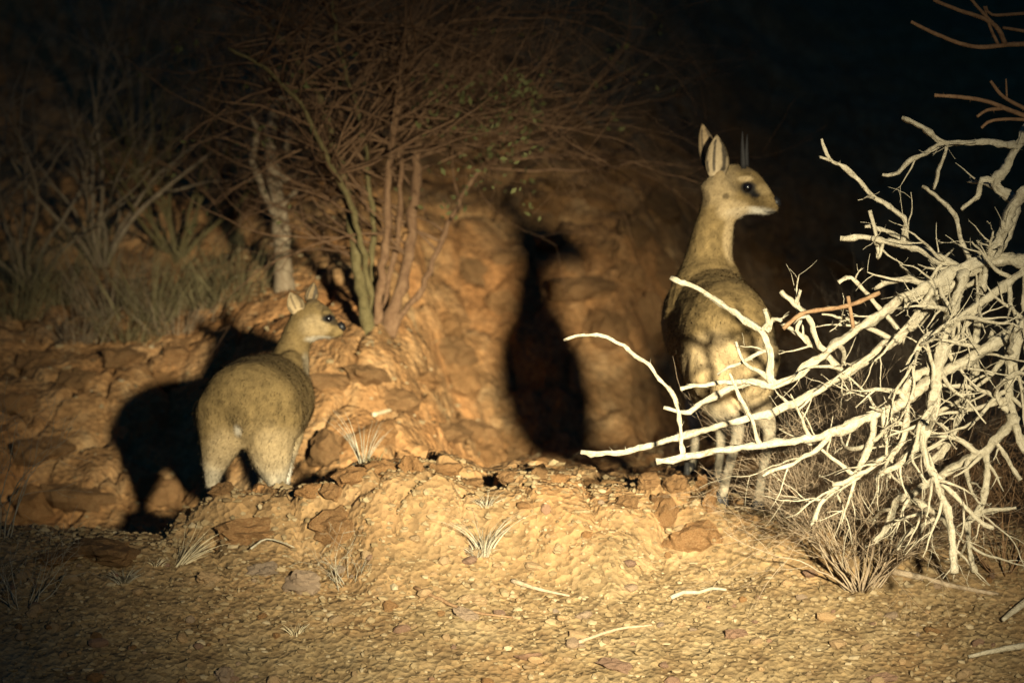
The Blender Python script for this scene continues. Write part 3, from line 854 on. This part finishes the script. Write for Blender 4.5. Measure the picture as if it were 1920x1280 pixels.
gm = mesh('gravel', V.reshape(-1, 3), F.tolist(), False)
go = link('gravel', gm, M['gravel'])
tag(go, 'fine tan gravel scattered over the slope and ledge', 'gravel', None, 'stuff')
# ------------------------------------------------------------------ plants
def rvec(rng):
    return Vector((rng.gauss(0, 1), rng.gauss(0, 1), rng.gauss(0, 1))).normalized()
def grow(T, p, d, length, r, depth, rng, bend=0.25, fork=3, lift=0.0, sides=4, ratio=0.55, step=0.04, angle=0.7, flat=1.0, tips=None):
    n = max(3, int(length / step)); pts = [p.copy()]; rad = [r]
    d = d.normalized(); q = p.copy()
    kids = sorted(rng.uniform(0.25, 0.95) for _ in range(fork)) if depth else []
    ki = 0
    for i in range(n):
        d = (d + rvec(rng) * bend + Vector((0, 0, lift))).normalized()
        q = q + d * (length / n); pts.append(q.copy()); rad.append(max(r * (1 - 0.75 * (i + 1) / n), 0.0004))
        while ki < len(kids) and (i + 1) / n >= kids[ki]:
            ki += 1
            s = rvec(rng); s = (s - d * s.dot(d)); s.y *= flat
            kd = (d + s.normalized() * rng.uniform(0.5, 1.0) * angle * 1.6).normalized()
            grow(T, q.copy(), kd, length * ratio * rng.uniform(0.6, 1.1), rad[-1] * 0.68, depth - 1, rng, bend, max(1, fork - 1), lift, max(3, sides - 1), ratio, step, angle, flat, tips)
    T.add(pts, rad, sides)
    if tips is not None: tips.append((pts[-1], d))

# ---- the bleached dead bush
BUSH = empty('dead_bush', Vector((at(2140, 900, -.75).x, -.75, land1(at(2140, 900, -.75).x, -.75))), 'bleached leafless dead bush with tangled bare branches reaching over the ledge', 'bush')
BO = BUSH.location.copy()
br = random.Random(21)
LIMBS = [  # photo outline of each limb from tip to base, thickness in photo pixels at tip and base
 ([(1245, 763), (1285, 773), (1335, 745), (1400, 716), (1440, 722), (1480, 712), (1520, 682), (1565, 648), (1610, 615), (1650, 590), (1690, 560), (1740, 538), (1790, 510), (1850, 490), (1930, 487), (2030, 500), (2110, 620), (2140, 800), (2140, 1050), (2140, 1310)], 7, 34, -.77),
 ([(1230, 866), (1290, 856), (1350, 845), (1420, 836), (1490, 828), (1540, 818), (1590, 800), (1630, 780), (1690, 755), (1740, 715), (1800, 680), (1870, 640), (1930, 610), (2040, 640), (2140, 860)], 9, 26, -.98),
 ([(1088, 847), (1130, 849), (1180, 845), (1230, 832), (1290, 815), (1340, 800), (1390, 786), (1440, 775), (1490, 755), (1540, 728), (1600, 690), (1650, 655), (1700, 620), (1740, 580), (1790, 530), (1840, 497)], 8, 18, -.70),
 ([(1575, 448), (1620, 445), (1670, 455), (1720, 466), (1770, 490), (1810, 512)], 9, 14, None),
 ([(1935, 215), (1908, 275), (1885, 315), (1868, 345), (1905, 385), (1890, 430), (1868, 470), (1845, 495)], 12, 22, None),
 ([(1960, 330), (1905, 375), (1885, 425), (1868, 465), (1846, 492)], 16, 22, None),
 ([(1058, 638), (1090, 628), (1130, 630), (1170, 650), (1215, 685), (1250, 725), (1270, 758), (1275, 800), (1281, 857)], 5, 9, None),
 ([(1257, 522), (1300, 538), (1345, 565), (1390, 595), (1425, 620), (1445, 660), (1441, 700), (1450, 720)], 6, 13, None),
 ([(1276, 729), (1330, 720), (1385, 716), (1430, 721)], 6, 9, None),
 ([(1432, 580), (1440, 605), (1428, 622)], 5, 8, None), ([(1465, 600), (1450, 598), (1440, 620)], 6, 8, None),
 ([(1380, 640), (1395, 680), (1430, 700), (1448, 716)], 4, 8, None), ([(1345, 700), (1385, 680), (1440, 655)], 5, 7, None),
 ([(1368, 700), (1385, 740), (1410, 790), (1425, 836)], 5, 8, None),
 ([(1541, 260), (1555, 298), (1592, 320), (1640, 370), (1695, 408), (1696, 440), (1694, 462)], 5, 9, None),
 ([(1536, 295), (1558, 300)], 4, 6, None), ([(1630, 395), (1641, 430), (1648, 485), (1655, 455)], 5, 8, None),
 ([(1692, 222), (1730, 238), (1770, 267), (1830, 266), (1900, 272)], 9, 11, None), ([(1655, 329), (1676, 327), (1718, 296), (1768, 268)], 6, 8, None),
 ([(1750, 355), (1764, 312), (1776, 268)], 6, 8, None), ([(1730, 350), (1760, 372), (1790, 402), (1800, 440), (1822, 500)], 6, 9, None),
 ([(1622, 425), (1660, 432), (1715, 462)], 6, 8, None), ([(1803, 392), (1830, 370), (1842, 338), (1872, 340)], 7, 11, None),
 ([(1790, 1072), (1786, 1020), (1780, 970), (1757, 910), (1740, 870), (1730, 830), (1741, 790), (1752, 740), (1762, 680), (1772, 620), (1792, 555), (1815, 505)], 10, 19, None),
 ([(1740, 868), (1775, 838), (1792, 800), (1812, 760), (1826, 728), (1830, 640), (1838, 560), (1850, 492)], 11, 15, None),
 ([(1920, 850), (1900, 780), (1890, 720), (1902, 650), (1935, 600)], 13, 17, None),
 ([(1640, 1015), (1668, 980), (1680, 940), (1705, 928), (1752, 900), (1802, 868), (1842, 848), (1865, 828), (1900, 785)], 8, 18, None),
 ([(1826, 1072), (1815, 1012), (1817, 975), (1842, 945), (1850, 900), (1852, 842)], 9, 13, None),
 ([(1640, 897), (1662, 884), (1695, 862), (1731, 828)], 7, 10, None), ([(1790, 1060), (1783, 1000), (1765, 968), (1722, 945), (1684, 932)], 9, 13, None),
 ([(1680, 1030), (1692, 1012), (1722, 986), (1766, 970)], 6, 9, None), ([(1862, 990), (1830, 970), (1792, 930), (1745, 880)], 6, 10, None),
 ([(1906, 953), (1870, 955), (1838, 962), (1818, 980)], 5, 8, None),
 ([(1463, 545), (1490, 570), (1520, 600), (1532, 640), (1548, 660)], 8, 12, None), ([(1500, 543), (1493, 572)], 5, 8, None), ([(1463, 606), (1500, 627), (1542, 660), (1572, 688)], 6, 12, None),
 ([(1572, 528), (1596, 522), (1622, 547), (1652, 582), (1682, 612)], 7, 9, None), ([(1500, 600), (1495, 620), (1522, 650)], 6, 8, None),
 ([(1430, 890), (1470, 875), (1520, 850), (1560, 812)], 5, 9, None), ([(1520, 985), (1550, 930), (1600, 890), (1632, 830), (1640, 780)], 6, 14, None),
 ([(1560, 910), (1600, 895), (1640, 870), (1690, 830), (1700, 760)], 6, 11, None),
 ([(1860, 620), (1840, 665), (1780, 690), (1720, 700), (1690, 740)], 8, 14, None), ([(1770, 560), (1800, 620), (1760, 660), (1740, 700)], 7, 12, None),
 ([(1700, 690), (1730, 640), (1790, 600), (1850, 560), (1905, 520), (1935, 490)], 8, 15, None), ([(1680, 800), (1745, 782), (1830, 728)], 6, 9, None),
 ([(1752, 722), (1800, 724), (1850, 735), (1880, 760)], 6, 8, None), ([(1912, 900), (1890, 860), (1868, 830)], 6, 9, None),
 ([(1935, 705), (1900, 700), (1870, 735), (1885, 770)], 8, 9, None), ([(1640, 540), (1690, 522), (1740, 535)], 9, 14, None)]
paths = []        # finished limbs: list of (world points, radii)
def limb_points(px_pts, y_base, y_tip):
    n = len(px_pts); out = []
    L = [0]
    for a, b in zip(px_pts[:-1], px_pts[1:]): L.append(L[-1] + math.hypot(b[0] - a[0], b[1] - a[1]))
    for (x, y), l in zip(px_pts, L):
        t = l / L[-1]
        out.append(at(x, y, y_tip + (y_base - y_tip) * t))
    return out
def project(p):
    v = p - CAM; z = v.dot(FWD)
    return 960 + v.x / z / TANH * 960, 640 - v.dot(UPV) / z / TANH * 960
def finish(o): return o
for px_pts, w0, w1, yb in LIMBS:
    end = px_pts[-1]
    if yb is None:                       # grows out of the nearest limb built so far, and keeps that limb's distance at the joint
        best = None
        for W, RD in paths:
            for q in W:
                x, y = project(q); dd = math.hypot(x - end[0], y - end[1])
                if best is None or dd < best[0]: best = (dd, q)
        yb = best[1].y
        length = sum(math.hypot(b[0] - a[0], b[1] - a[1]) for a, b in zip(px_pts[:-1], px_pts[1:])) * PX
        yt = min(max(yb + br.uniform(-0.45, 0.30) * length, -1.30), -0.45)
        pts = limb_points(px_pts, yb, yt) + [best[1].copy()]
    else:
        pts = limb_points(px_pts, -.75, yb)
    W = resample(pts, 0.012)
    amp = 0.0026
    ph = br.uniform(0, 99)
    W = [p + Vector((math.sin(i * .9 + ph) * amp * br.uniform(.2, 1), br.uniform(-amp, amp), math.cos(i * 1.13 + ph) * amp * br.uniform(.2, 1))) for i, p in enumerate(W)]
    m = len(W)
    RD = [(w0 + (w1 - w0) * (i / (m - 1)) ** 0.9) * PX * 0.5 * 1.0 * (12 + W[i].y) / 12 for i in range(m)]
    paths.append((W, RD))
    T = Tubes()
    knots = [1 + 0.35 * max(0, math.sin(i * .37 + ph)) ** 6 + br.uniform(-.20, .24) for i in range(m)]
    T.add([p - BO for p in W], [r * kk for r, kk in zip(RD, knots)], 12, 0.16, br, True, 0.30)
    for k in range(2 + m // 14):         # loose strips of split wood lying along the limb
        i0 = br.randrange(0, max(1, m - 8)); i1 = min(m, i0 + br.randint(5, 12))
        o_ = rvec(br); seg = [W[i] - BO + o_ * RD[i] * br.uniform(.75, 1.15) for i in range(i0, i1)]
        if len(seg) > 2: T.add(seg, [max(.0008, RD[i0 + j] * .34 * (1 - abs(2 * j / (len(seg) - 1) - 1) ** 3 * .8)) for j in range(len(seg))], 5, .2, br)
    for i in range(2, m - 1):
        if br.random() < 0.5:           # bark shreds and thorn stubs
            d = rvec(br); T.spike(W[i] - BO + d * RD[i] * 0.6, (d + (W[max(i - 1, 0)] - W[i]).normalized() * 0.8), br.uniform(.006, .018), br.uniform(.0009, .0022))
    b = T.build('branch', M['bleached'], BUSH)
    # short side twigs and stubs on this limb
    ln = sum((W[i + 1] - W[i]).length for i in range(m - 1))
    dense = 10.0 if px_pts[0][0] > 1400 else (5.0 if len(px_pts) > 12 else 1.5)
    for k in range(int(ln * dense + br.random())):
        i = br.randrange(3, max(4, m - 2)); i = min(i, m - 2)
        x_, y_ = project(W[i])
        if y_ < 430 and br.random() < 0.65: continue
        if x_ < 1440 and br.random() < 0.7: continue
        if x_ > 1960: continue
        t = (W[i] - W[i + 1]).normalized()
        s = rvec(br); s = s - t * s.dot(t)
        d = (t * 0.7 + s.normalized() * 0.9 + Vector((0, 0, -0.12))).normalized()
        TW = Tubes()
        L = br.uniform(0.03, 0.19) * (0.5 if x_ < 1450 else 1)
        grow(TW, W[i] - BO, d, L, min(RD[i] * 0.65, 0.0068), 1, br, 0.24, 2, 0, 6, 0.55, 0.02, 0.8)
        TW.build('twig', M['bleached'], b)
# smaller limbs that fill the tangle between the large ones
big = [w for w in paths if len(w[0]) > 20]
for k in range(115):
    W, RD = br.choice(big)
    i = br.randrange(4, len(W) - 2); x_, y_ = project(W[i])
    if not (1560 < x_ < 1950 and 500 < y_ < 960): continue
    T = Tubes()
    d = Vector((br.uniform(-.9, .35), br.uniform(-.6, .6), br.uniform(-1.0, .5))).normalized()
    grow(T, W[i] - BO, d, br.uniform(.10, .25), min(RD[i] * .85, br.uniform(.0055, .010)), 1, br, .27, 3, -.004, 9, .6, .016, .9)
    for j in range(40):
        p_ = br.choice(T.v); d_ = rvec(br); T.spike(p_.copy(), d_, br.uniform(.005, .014), .0013)
    T.build('branch', M['bleached'], BUSH)
# ---- reddish dead stick caught among them
st = Tubes()
W = resample([at(x, y, -.85) for x, y in [(1468, 616), (1500, 590), (1530, 582), (1570, 577), (1605, 568), (1650, 548)]], 0.012)
st.add(W, [0.0052 * (1 + .15 * math.sin(i * 2.1)) for i in range(len(W))], 8, .1, br)
W2 = resample([at(x, y, -.85) for x, y in [(1590, 555), (1594, 578), (1600, 615)]], 0.012)
st.add(W2, [0.0048] * len(W2), 7, .1, br)
tag(st.build('red_stick', M['brown_twig']), 'reddish brown forked stick caught crosswise in the dead bush', 'stick')

# ---- another bush's bare boughs overhead at the right
B2 = empty('bare_bush', Vector((at(2260, 900, -.9).x, -.9, land1(at(2260, 900, -.9).x, -.9))), 'dim brown bare bush whose boughs hang above the bleached dead bush', 'bush')
for px_pts, w0, w1 in [([(1708, 41), (1760, 66), (1830, 88), (1940, 84), (2080, 120), (2220, 300), (2250, 600), (2255, 850), (2260, 1300)], 6, 24), ([(1750, 0), (1800, 20), (1845, 35), (1872, 55), (1885, 86)], 6, 9),
                       ([(1752, 179), (1800, 182), (1850, 190), (1892, 206), (1940, 222), (2100, 260), (2215, 330)], 6, 14), ([(1832, 219), (1850, 207), (1882, 203)], 5, 7), ([(1857, 152), (1882, 182), (1930, 208)], 5, 8),
                       ([(1925, 25), (1860, 28), (1848, 12)], 6, 5), ([(1845, 12), (1856, 50), (1872, 85)], 4, 6), ([(1930, 60), (1880, 52)], 7, 5), ([(1886, 148), (1888, 185)], 3, 4),
                       ([(1840, 240), (1862, 226), (1930, 226), (2060, 255)], 5, 8), ([(1800, -30), (1830, 10), (1872, 55)], 5, 7)]:
    W = resample([at(x, y, -1.05 + (x - 1900) * 0.0004) - B2.location for x, y in px_pts], 0.012); m = len(W)
    T = Tubes(); T.add(W, [(w0 + (w1 - w0) * i / (m - 1)) * PX * .5 for i in range(m)], 8, .12, br)
    for i in range(2, m - 1):
        if br.random() < 0.3:
            d = rvec(br); T.spike(W[i] + d * .002, d, br.uniform(.005, .014), .0012)
    T.build('branch', M['red_bark'], B2)

# ---- fine twiggy shrubs on the slope
def twig_shrub(px, py, height, n, label, mk, seed, spread=1.0, group=None, lean=(0, 0), fork=5, r0=0.0032, depth=2, y_off=0.0):
    rg = random.Random(seed)
    p0 = hit(px, py); p0.y += y_off; p0.z = land1(p0.x, p0.y)
    e = empty('twig_shrub', p0, label, 'shrub', group)
    for i in range(n):
        a = rg.uniform(0, 2 * math.pi); s = spread * rg.uniform(0.25, 1.0)
        d = Vector((math.cos(a) * s + lean[0], math.sin(a) * s * 0.7 + lean[1], 1.0)).normalized()
        T = Tubes()
        grow(T, Vector((math.cos(a) * rg.uniform(.005, .04), math.sin(a) * rg.uniform(.005, .03), -0.01)), d, height * rg.uniform(0.65, 1.1), r0 * rg.uniform(.7, 1.2), depth, rg, 0.23, fork, 0.012, 4, 0.6, 0.025, 0.8)
        T.build('stem', M[mk], e)
    return e
twig_shrub(1615, 1108, .40, 44, 'fine twiggy brown shrub spreading from the gravel below the dead bush', 'grey_twig', 3, 1.15, r0=0.0026, fork=7)
twig_shrub(1565, 1000, .26, 18, 'low fine twig shrub just behind the larger twiggy shrub on the gravel', 'grey_twig', 4, 1.1, r0=0.0018, fork=7)
twig_shrub(1880, 1075, .34, 20, 'fine brown twig shrub in the shade under the dead bush', 'brown_twig', 5, 1.3, r0=0.0018, fork=7, lean=(-.2, 0))
twig_shrub(1600, 900, .42, 26, 'dense brown twig shrub standing behind the bleached branches', 'grey_twig', 6, 1.0, r0=0.0019, fork=7, y_off=.25)
twig_shrub(1750, 920, .45, 24, 'brown twig shrub filling the gap behind the drooping bleached branches', 'grey_twig', 8, 1.0, r0=0.0019, fork=7, y_off=.3)
twig_shrub(-6, 1010, .30, 8, 'thin grey upright sprigs on the dim slope left of the orange slab', 'grey_straw', 14, .5, r0=0.0022, fork=4, lean=(.12, 0))
twig_shrub(40, 1140, .14, 12, 'low grey twiggy plant on the dark gravel', 'grey_straw', 15, 1.4, r0=0.002, fork=4)
twig_shrub(655, 1108, .10, 10, 'low sprigs with curved pale stalks beside the larger grey-brown stone', 'grey_straw', 16, 1.3, r0=0.0014, fork=3)

# ---- dry grass tufts
def tuft(px, py, h, n, spread, mk, label, seed, w=0.0016, lean=(0, 0), group=None, name='grass_tuft', curve=.5, foot=.014):
    rg = random.Random(seed)
    p0 = hit(px, py)
    V = []; Fc = []
    for i in range(n):
        a = rg.uniform(0, 6.283); s = rg.random() ** .7 * spread
        d = Vector((math.cos(a) * s + lean[0], math.sin(a) * s + lean[1], 1)).normalized()
        p = Vector((math.cos(a), math.sin(a), 0)) * rg.uniform(0, foot) + Vector((0, 0, -.008))
        L = h * rg.uniform(.45, 1.1); sd = d.cross(rvec(rg)).normalized() * w * rg.uniform(.6, 1.3)
        k = len(V); m = 5
        for j in range(m + 1):
            t = j / m
            V += [p - sd * (1 - .85 * t), p + sd * (1 - .85 * t)]
            d = (d + Vector((math.cos(a) * curve * .25, math.sin(a) * curve * .25, -.10 * curve)) + rvec(rg) * .07).normalized()
            p = p + d * L / m
        for j in range(m):
            Fc.append((k + 2 * j, k + 2 * j + 1, k + 2 * j + 3, k + 2 * j + 2))
    return tag(link(name, mesh('tuft', V, Fc, True), M[mk], None, p0), label, 'grass', group)
tuft(908, 1042, .155, 85, .20, 'grey_straw', 'pale straw grass tuft standing in the brightest light on the ledge face', 41, .0017, curve=.9)
tuft(912, 945, .055, 70, .9, 'grey_straw', 'grey dry tuft on the ledge just above the pale straw tuft', 42)
tuft(893, 1044, .045, 110, 1.1, 'grey_straw', 'low broad base of straw beside the pale straw tuft', 43)
tuft(232, 1096, .055, 170, 1.0, 'grey_straw', 'round grey dry tuft in front of the low orange slab', 44)
tuft(335, 1062, .13, 60, .25, 'straw', 'leaning pale grass tuft in the gap at the end of the ledge', 45, .0016, (.75, 0))
tuft(292, 1062, .03, 50, .8, 'straw', 'tiny pale tuft at the edge of the black shadow in the gap', 46)
tuft(556, 1186, .04, 60, .6, 'straw', 'small pale tuft alone on the gravel below the grey-brown stones', 47)
tuft(682, 868, .15, 45, .30, 'grey_straw', 'upright straw tuft between the two antelopes behind the ledge', 48, .0013)
tuft(1590, 760, .26, 70, .35, 'dull_straw', 'tall thin grass rising behind the bleached branches', 49, .0014)
tuft(705, 880, .06, 30, .6, 'dull_straw', 'short straw blades at the foot of the upright straw tuft', 50)
for i, (px, py, h, n, lab) in enumerate([(285, 600, .32, 150, 'tall upright dry grass clump on the bank above the smaller antelope shadow'), (205, 590, .30, 140, 'olive dry grass clump beside the tall upright clump'),
                                  (395, 575, .24, 130, 'yellowish grass clump between the tall clump and the pale dead stump'), (110, 570, .30, 120, 'dim grass clump on the dark side of the bank'),
                                  (330, 625, .16, 110, 'low grey grass clump over the head of the smaller antelope shadow'), (235, 640, .15, 110, 'low dead grass fringe at the top edge of the bank'), (30, 600, .3, 110, 'grass clump in the dark at the end of the bank'),
                                  (150, 640, .14, 100, 'low dim grass clump over bare bank soil'), (450, 560, .25, 90, 'thin grass beside the foot of the pale dead stump')]):
    tuft(px, py, h * 1.15, int(n * 1.3), .75, 'dull_straw' if i % 3 != 1 else 'bark_grey', lab, 60 + i, .0011, curve=.25, foot=.10)

# ---- the many-stemmed thorn bush on the bank
p0 = hit(705, 612)
TB = empty('thorn_bush', p0, 'many-stemmed leafless thorn bush with olive and red-brown stems growing on the bank', 'bush')
Y = p0.y
tr = random.Random(77)
stems = [([(692, 612), (678, 540), (665, 450), (655, 380), (635, 300), (612, 220), (580, 150), (540, 90), (490, 30)], 25, 9, 'olive_bark', Y, Y + .25),
         ([(706, 612), (714, 520), (722, 440), (729, 340), (736, 250), (750, 180), (762, 100), (775, 10)], 20, 9, 'red_bark', Y + .05, Y + .1),
         ([(728, 610), (756, 520), (770, 440), (778, 340), (786, 260), (802, 190), (840, 120), (880, 40)], 27, 10, 'red_bark', Y + .12, Y + .5),
         ([(700, 612), (690, 520), (668, 420), (640, 345), (600, 270), (560, 190), (500, 130), (430, 90)], 15, 6, 'olive_bark', Y + .1, Y - .2),
         ([(735, 612), (790, 540), (840, 420), (890, 330), (950, 250), (1010, 180)], 14, 5, 'red_bark', Y + .1, Y + .6),
         ([(712, 612), (740, 480), (752, 330), (735, 220), (690, 120), (660, 20)], 14, 6, 'red_bark', Y + .2, Y + .3),
         ([(698, 612), (700, 470), (690, 330), (672, 210), (640, 110), (620, 0)], 13, 6, 'olive_bark', Y + .15, Y + .05)]
tipsrc = []
for px_pts, w0, w1, mk, ya, yb in stems:
    n = len(px_pts)
    W = resample([at(x, y, ya + (yb - ya) * i / (n - 1)) - p0 for i, (x, y) in enumerate(px_pts)], .03); m = len(W)
    W = [q + Vector((tr.uniform(-1, 1), tr.uniform(-1, 1), 0)) * .006 for q in W]
    W[0].z -= .03
    T = Tubes(); T.add(W, [(w0 + (w1 - w0) * i / (m - 1)) * PX * .5 * 1.05 * (1 + .14 * math.sin(i * 1.9)) for i in range(m)], 9, .14, tr)
    T.build('stem', M[mk], TB)
    tipsrc += [(W[i], (W[min(i + 1, m - 1)] - W[i - 1]).normalized()) for i in range(int(m * .22), m)]
T = Tubes(); tips = []
for k in range(330):
    q, d = tr.choice(tipsrc)
    a = tr.uniform(0, 6.283)
    out = Vector((math.cos(a) * 1.0, math.sin(a) * .55, tr.uniform(-.35, .55)))
    if tr.random() < .35: out.x = abs(out.x) * 1.3; out.z = abs(out.z) * .6 + .1
    xq, yq = project(q + p0)
    if yq > 330 and out.x > 0: continue
    grow(T, q.copy(), (d * .4 + out).normalized(), tr.uniform(.25, .75), tr.uniform(.0028, .005), 2, tr, .24, 3, -.008, 4, .6, .05, .7, 1, tips)
c = T.build('twigs', M['red_bark'], TB); c['kind'] = 'stuff'
# sparse small leaves among the twigs on the right side of the crown
V = []; Fc = []
for q, d in tips:
    w = q + p0; x, y = project(w)
    if 780 < x < 1010 and 150 < y < 430 and tr.random() < .9 or tr.random() < .05:
        for _ in range(tr.randint(2, 5)):
            b = q + rvec(tr) * .03; u = rvec(tr) * tr.uniform(.007, .013); v = rvec(tr).cross(u).normalized() * u.length * .5
            k = len(V); V += [b - u, b + v, b + u, b - v]; Fc.append((k, k + 1, k + 2, k + 3))
c = link('leaves', mesh('leaves', V, Fc, False), M['leaf'], TB); c['kind'] = 'stuff'

# ---- forked dead stump
p1 = hit(535, 545)
DS = empty('dead_stump', p1, 'pale forked dead stump with a hooked top beside the thorn bush', 'stump')
for px_pts, w0, w1 in [([(534, 560), (530, 480), (524, 400), (513, 330), (506, 270), (512, 212), (528, 180), (543, 198), (541, 250), (534, 300)], 40, 13), ([(522, 410), (494, 352), (474, 300), (482, 248), (470, 215)], 24, 9),
                       ([(528, 385), (560, 352), (588, 310), (592, 275)], 11, 5), ([(516, 340), (548, 330), (560, 322)], 18, 9)]:
    W = resample([at(x, y, p1.y + .02 + .03 * math.sin(i * 1.3)) - p1 for i, (x, y) in enumerate(px_pts)], .02); m = len(W)
    T = Tubes(); T.add(W, [(w0 + (w1 - w0) * i / (m - 1)) * PX * .5 * 1.1 * (1 + .1 * math.sin(i * .8)) for i in range(m)], 10, .10, tr)
    T.build('limb', M['bark_grey'], DS)

# ---- bare shrubs over the dark left side and the hill behind
def big_shrub(px, py, height, n, label, mk, seed, spread=.8, r0=.009, lean=(0, 0), fork=4):
    rg = random.Random(seed); p = hit(px, py)
    e = empty('bare_shrub', p, label, 'shrub')
    for i in range(n):
        a = rg.uniform(0, 6.283); s = spread * rg.uniform(.3, 1)
        T = Tubes()
        grow(T, Vector((0, 0, -.02)), Vector((math.cos(a) * s + lean[0], math.sin(a) * s + lean[1], 1)), height * rg.uniform(.7, 1.1), r0 * rg.uniform(.6, 1.1), 2, rg, .20, fork, .0, 5, .6, .05, .7)
        T.build('stem', M[mk], e)
big_shrub(60, 545, .75, 9, 'bare grey shrub in the dark corner of the bank', 'bark_grey', 81)
big_shrub(190, 500, .8, 10, 'bare twiggy shrub behind the olive grass clumps', 'bark_grey', 82)
big_shrub(330, 500, .7, 10, 'bare brown shrub beside the pale dead stump', 'olive_bark', 83)
big_shrub(440, 420, .75, 9, 'bare dark shrub behind the pale dead stump', 'red_bark', 84)
big_shrub(260, 300, .9, 8, 'dim bare shrub high on the hillside above the grass', 'bark_grey', 85)
big_shrub(1120, 240, .6, 8, 'dim bare shrub on the hillside above the orange rocks', 'bark_grey', 87, 1.4)

# ---- sticks lying about
def stick(pts, w, mk, label, lift=.006):
    W = []
    for x, y in pts:
        p = hit(x, y); p.z += lift; W.append(p)
    W = resample(W, .02); m = len(W)
    for q in W: q.z = max(q.z, land1(q.x, q.y) + lift * .6)
    T = Tubes(); T.add(W, [w * PX * .5 * (1 - .5 * i / (m - 1)) for i in range(m)], 7, .12, br)
    return tag(T.build('stick', M[mk]), label, 'stick')
stick([(778, 1112), (850, 1140), (900, 1158), (962, 1166)], 8, 'brown_twig', 'long thin dark stick lying across the gravel')
stick([(960, 1096), (1010, 1112), (1068, 1126)], 9, 'grey_twig', 'short grey stick lying right of the flat pale stone')
stick([(1258, 1127), (1282, 1118), (1310, 1118), (1335, 1110), (1362, 1112)], 9, 'grey_straw', 'short pale stick lying in the brightest gravel')
stick([(1085, 1208), (1150, 1192), (1222, 1180)], 7, 'grey_twig', 'thin grey twig lying above the wide pink stone')
stick([(1650, 1076), (1720, 1088), (1790, 1104), (1872, 1122)], 14, 'grey_twig', 'grey stick lying under the tips of the dead bush')
stick([(1930, 1214), (1870, 1224), (1816, 1236)], 13, 'bleached', 'pale broken stick lying in the shade under the dead bush')
stick([(1935, 1140), (1905, 1160), (1880, 1178)], 16, 'bleached', 'thick pale stick end in the shade under the dead bush', .02)
stick([(470, 1052), (500, 1038), (540, 1044), (552, 1054)], 4, 'grey_straw', 'arched dry stalk over the grey-brown stone', .03)
stick([(700, 785), (735, 775), (760, 772)], 10, 'straw', 'short straw-coloured stick above the upright straw tuft', .01)
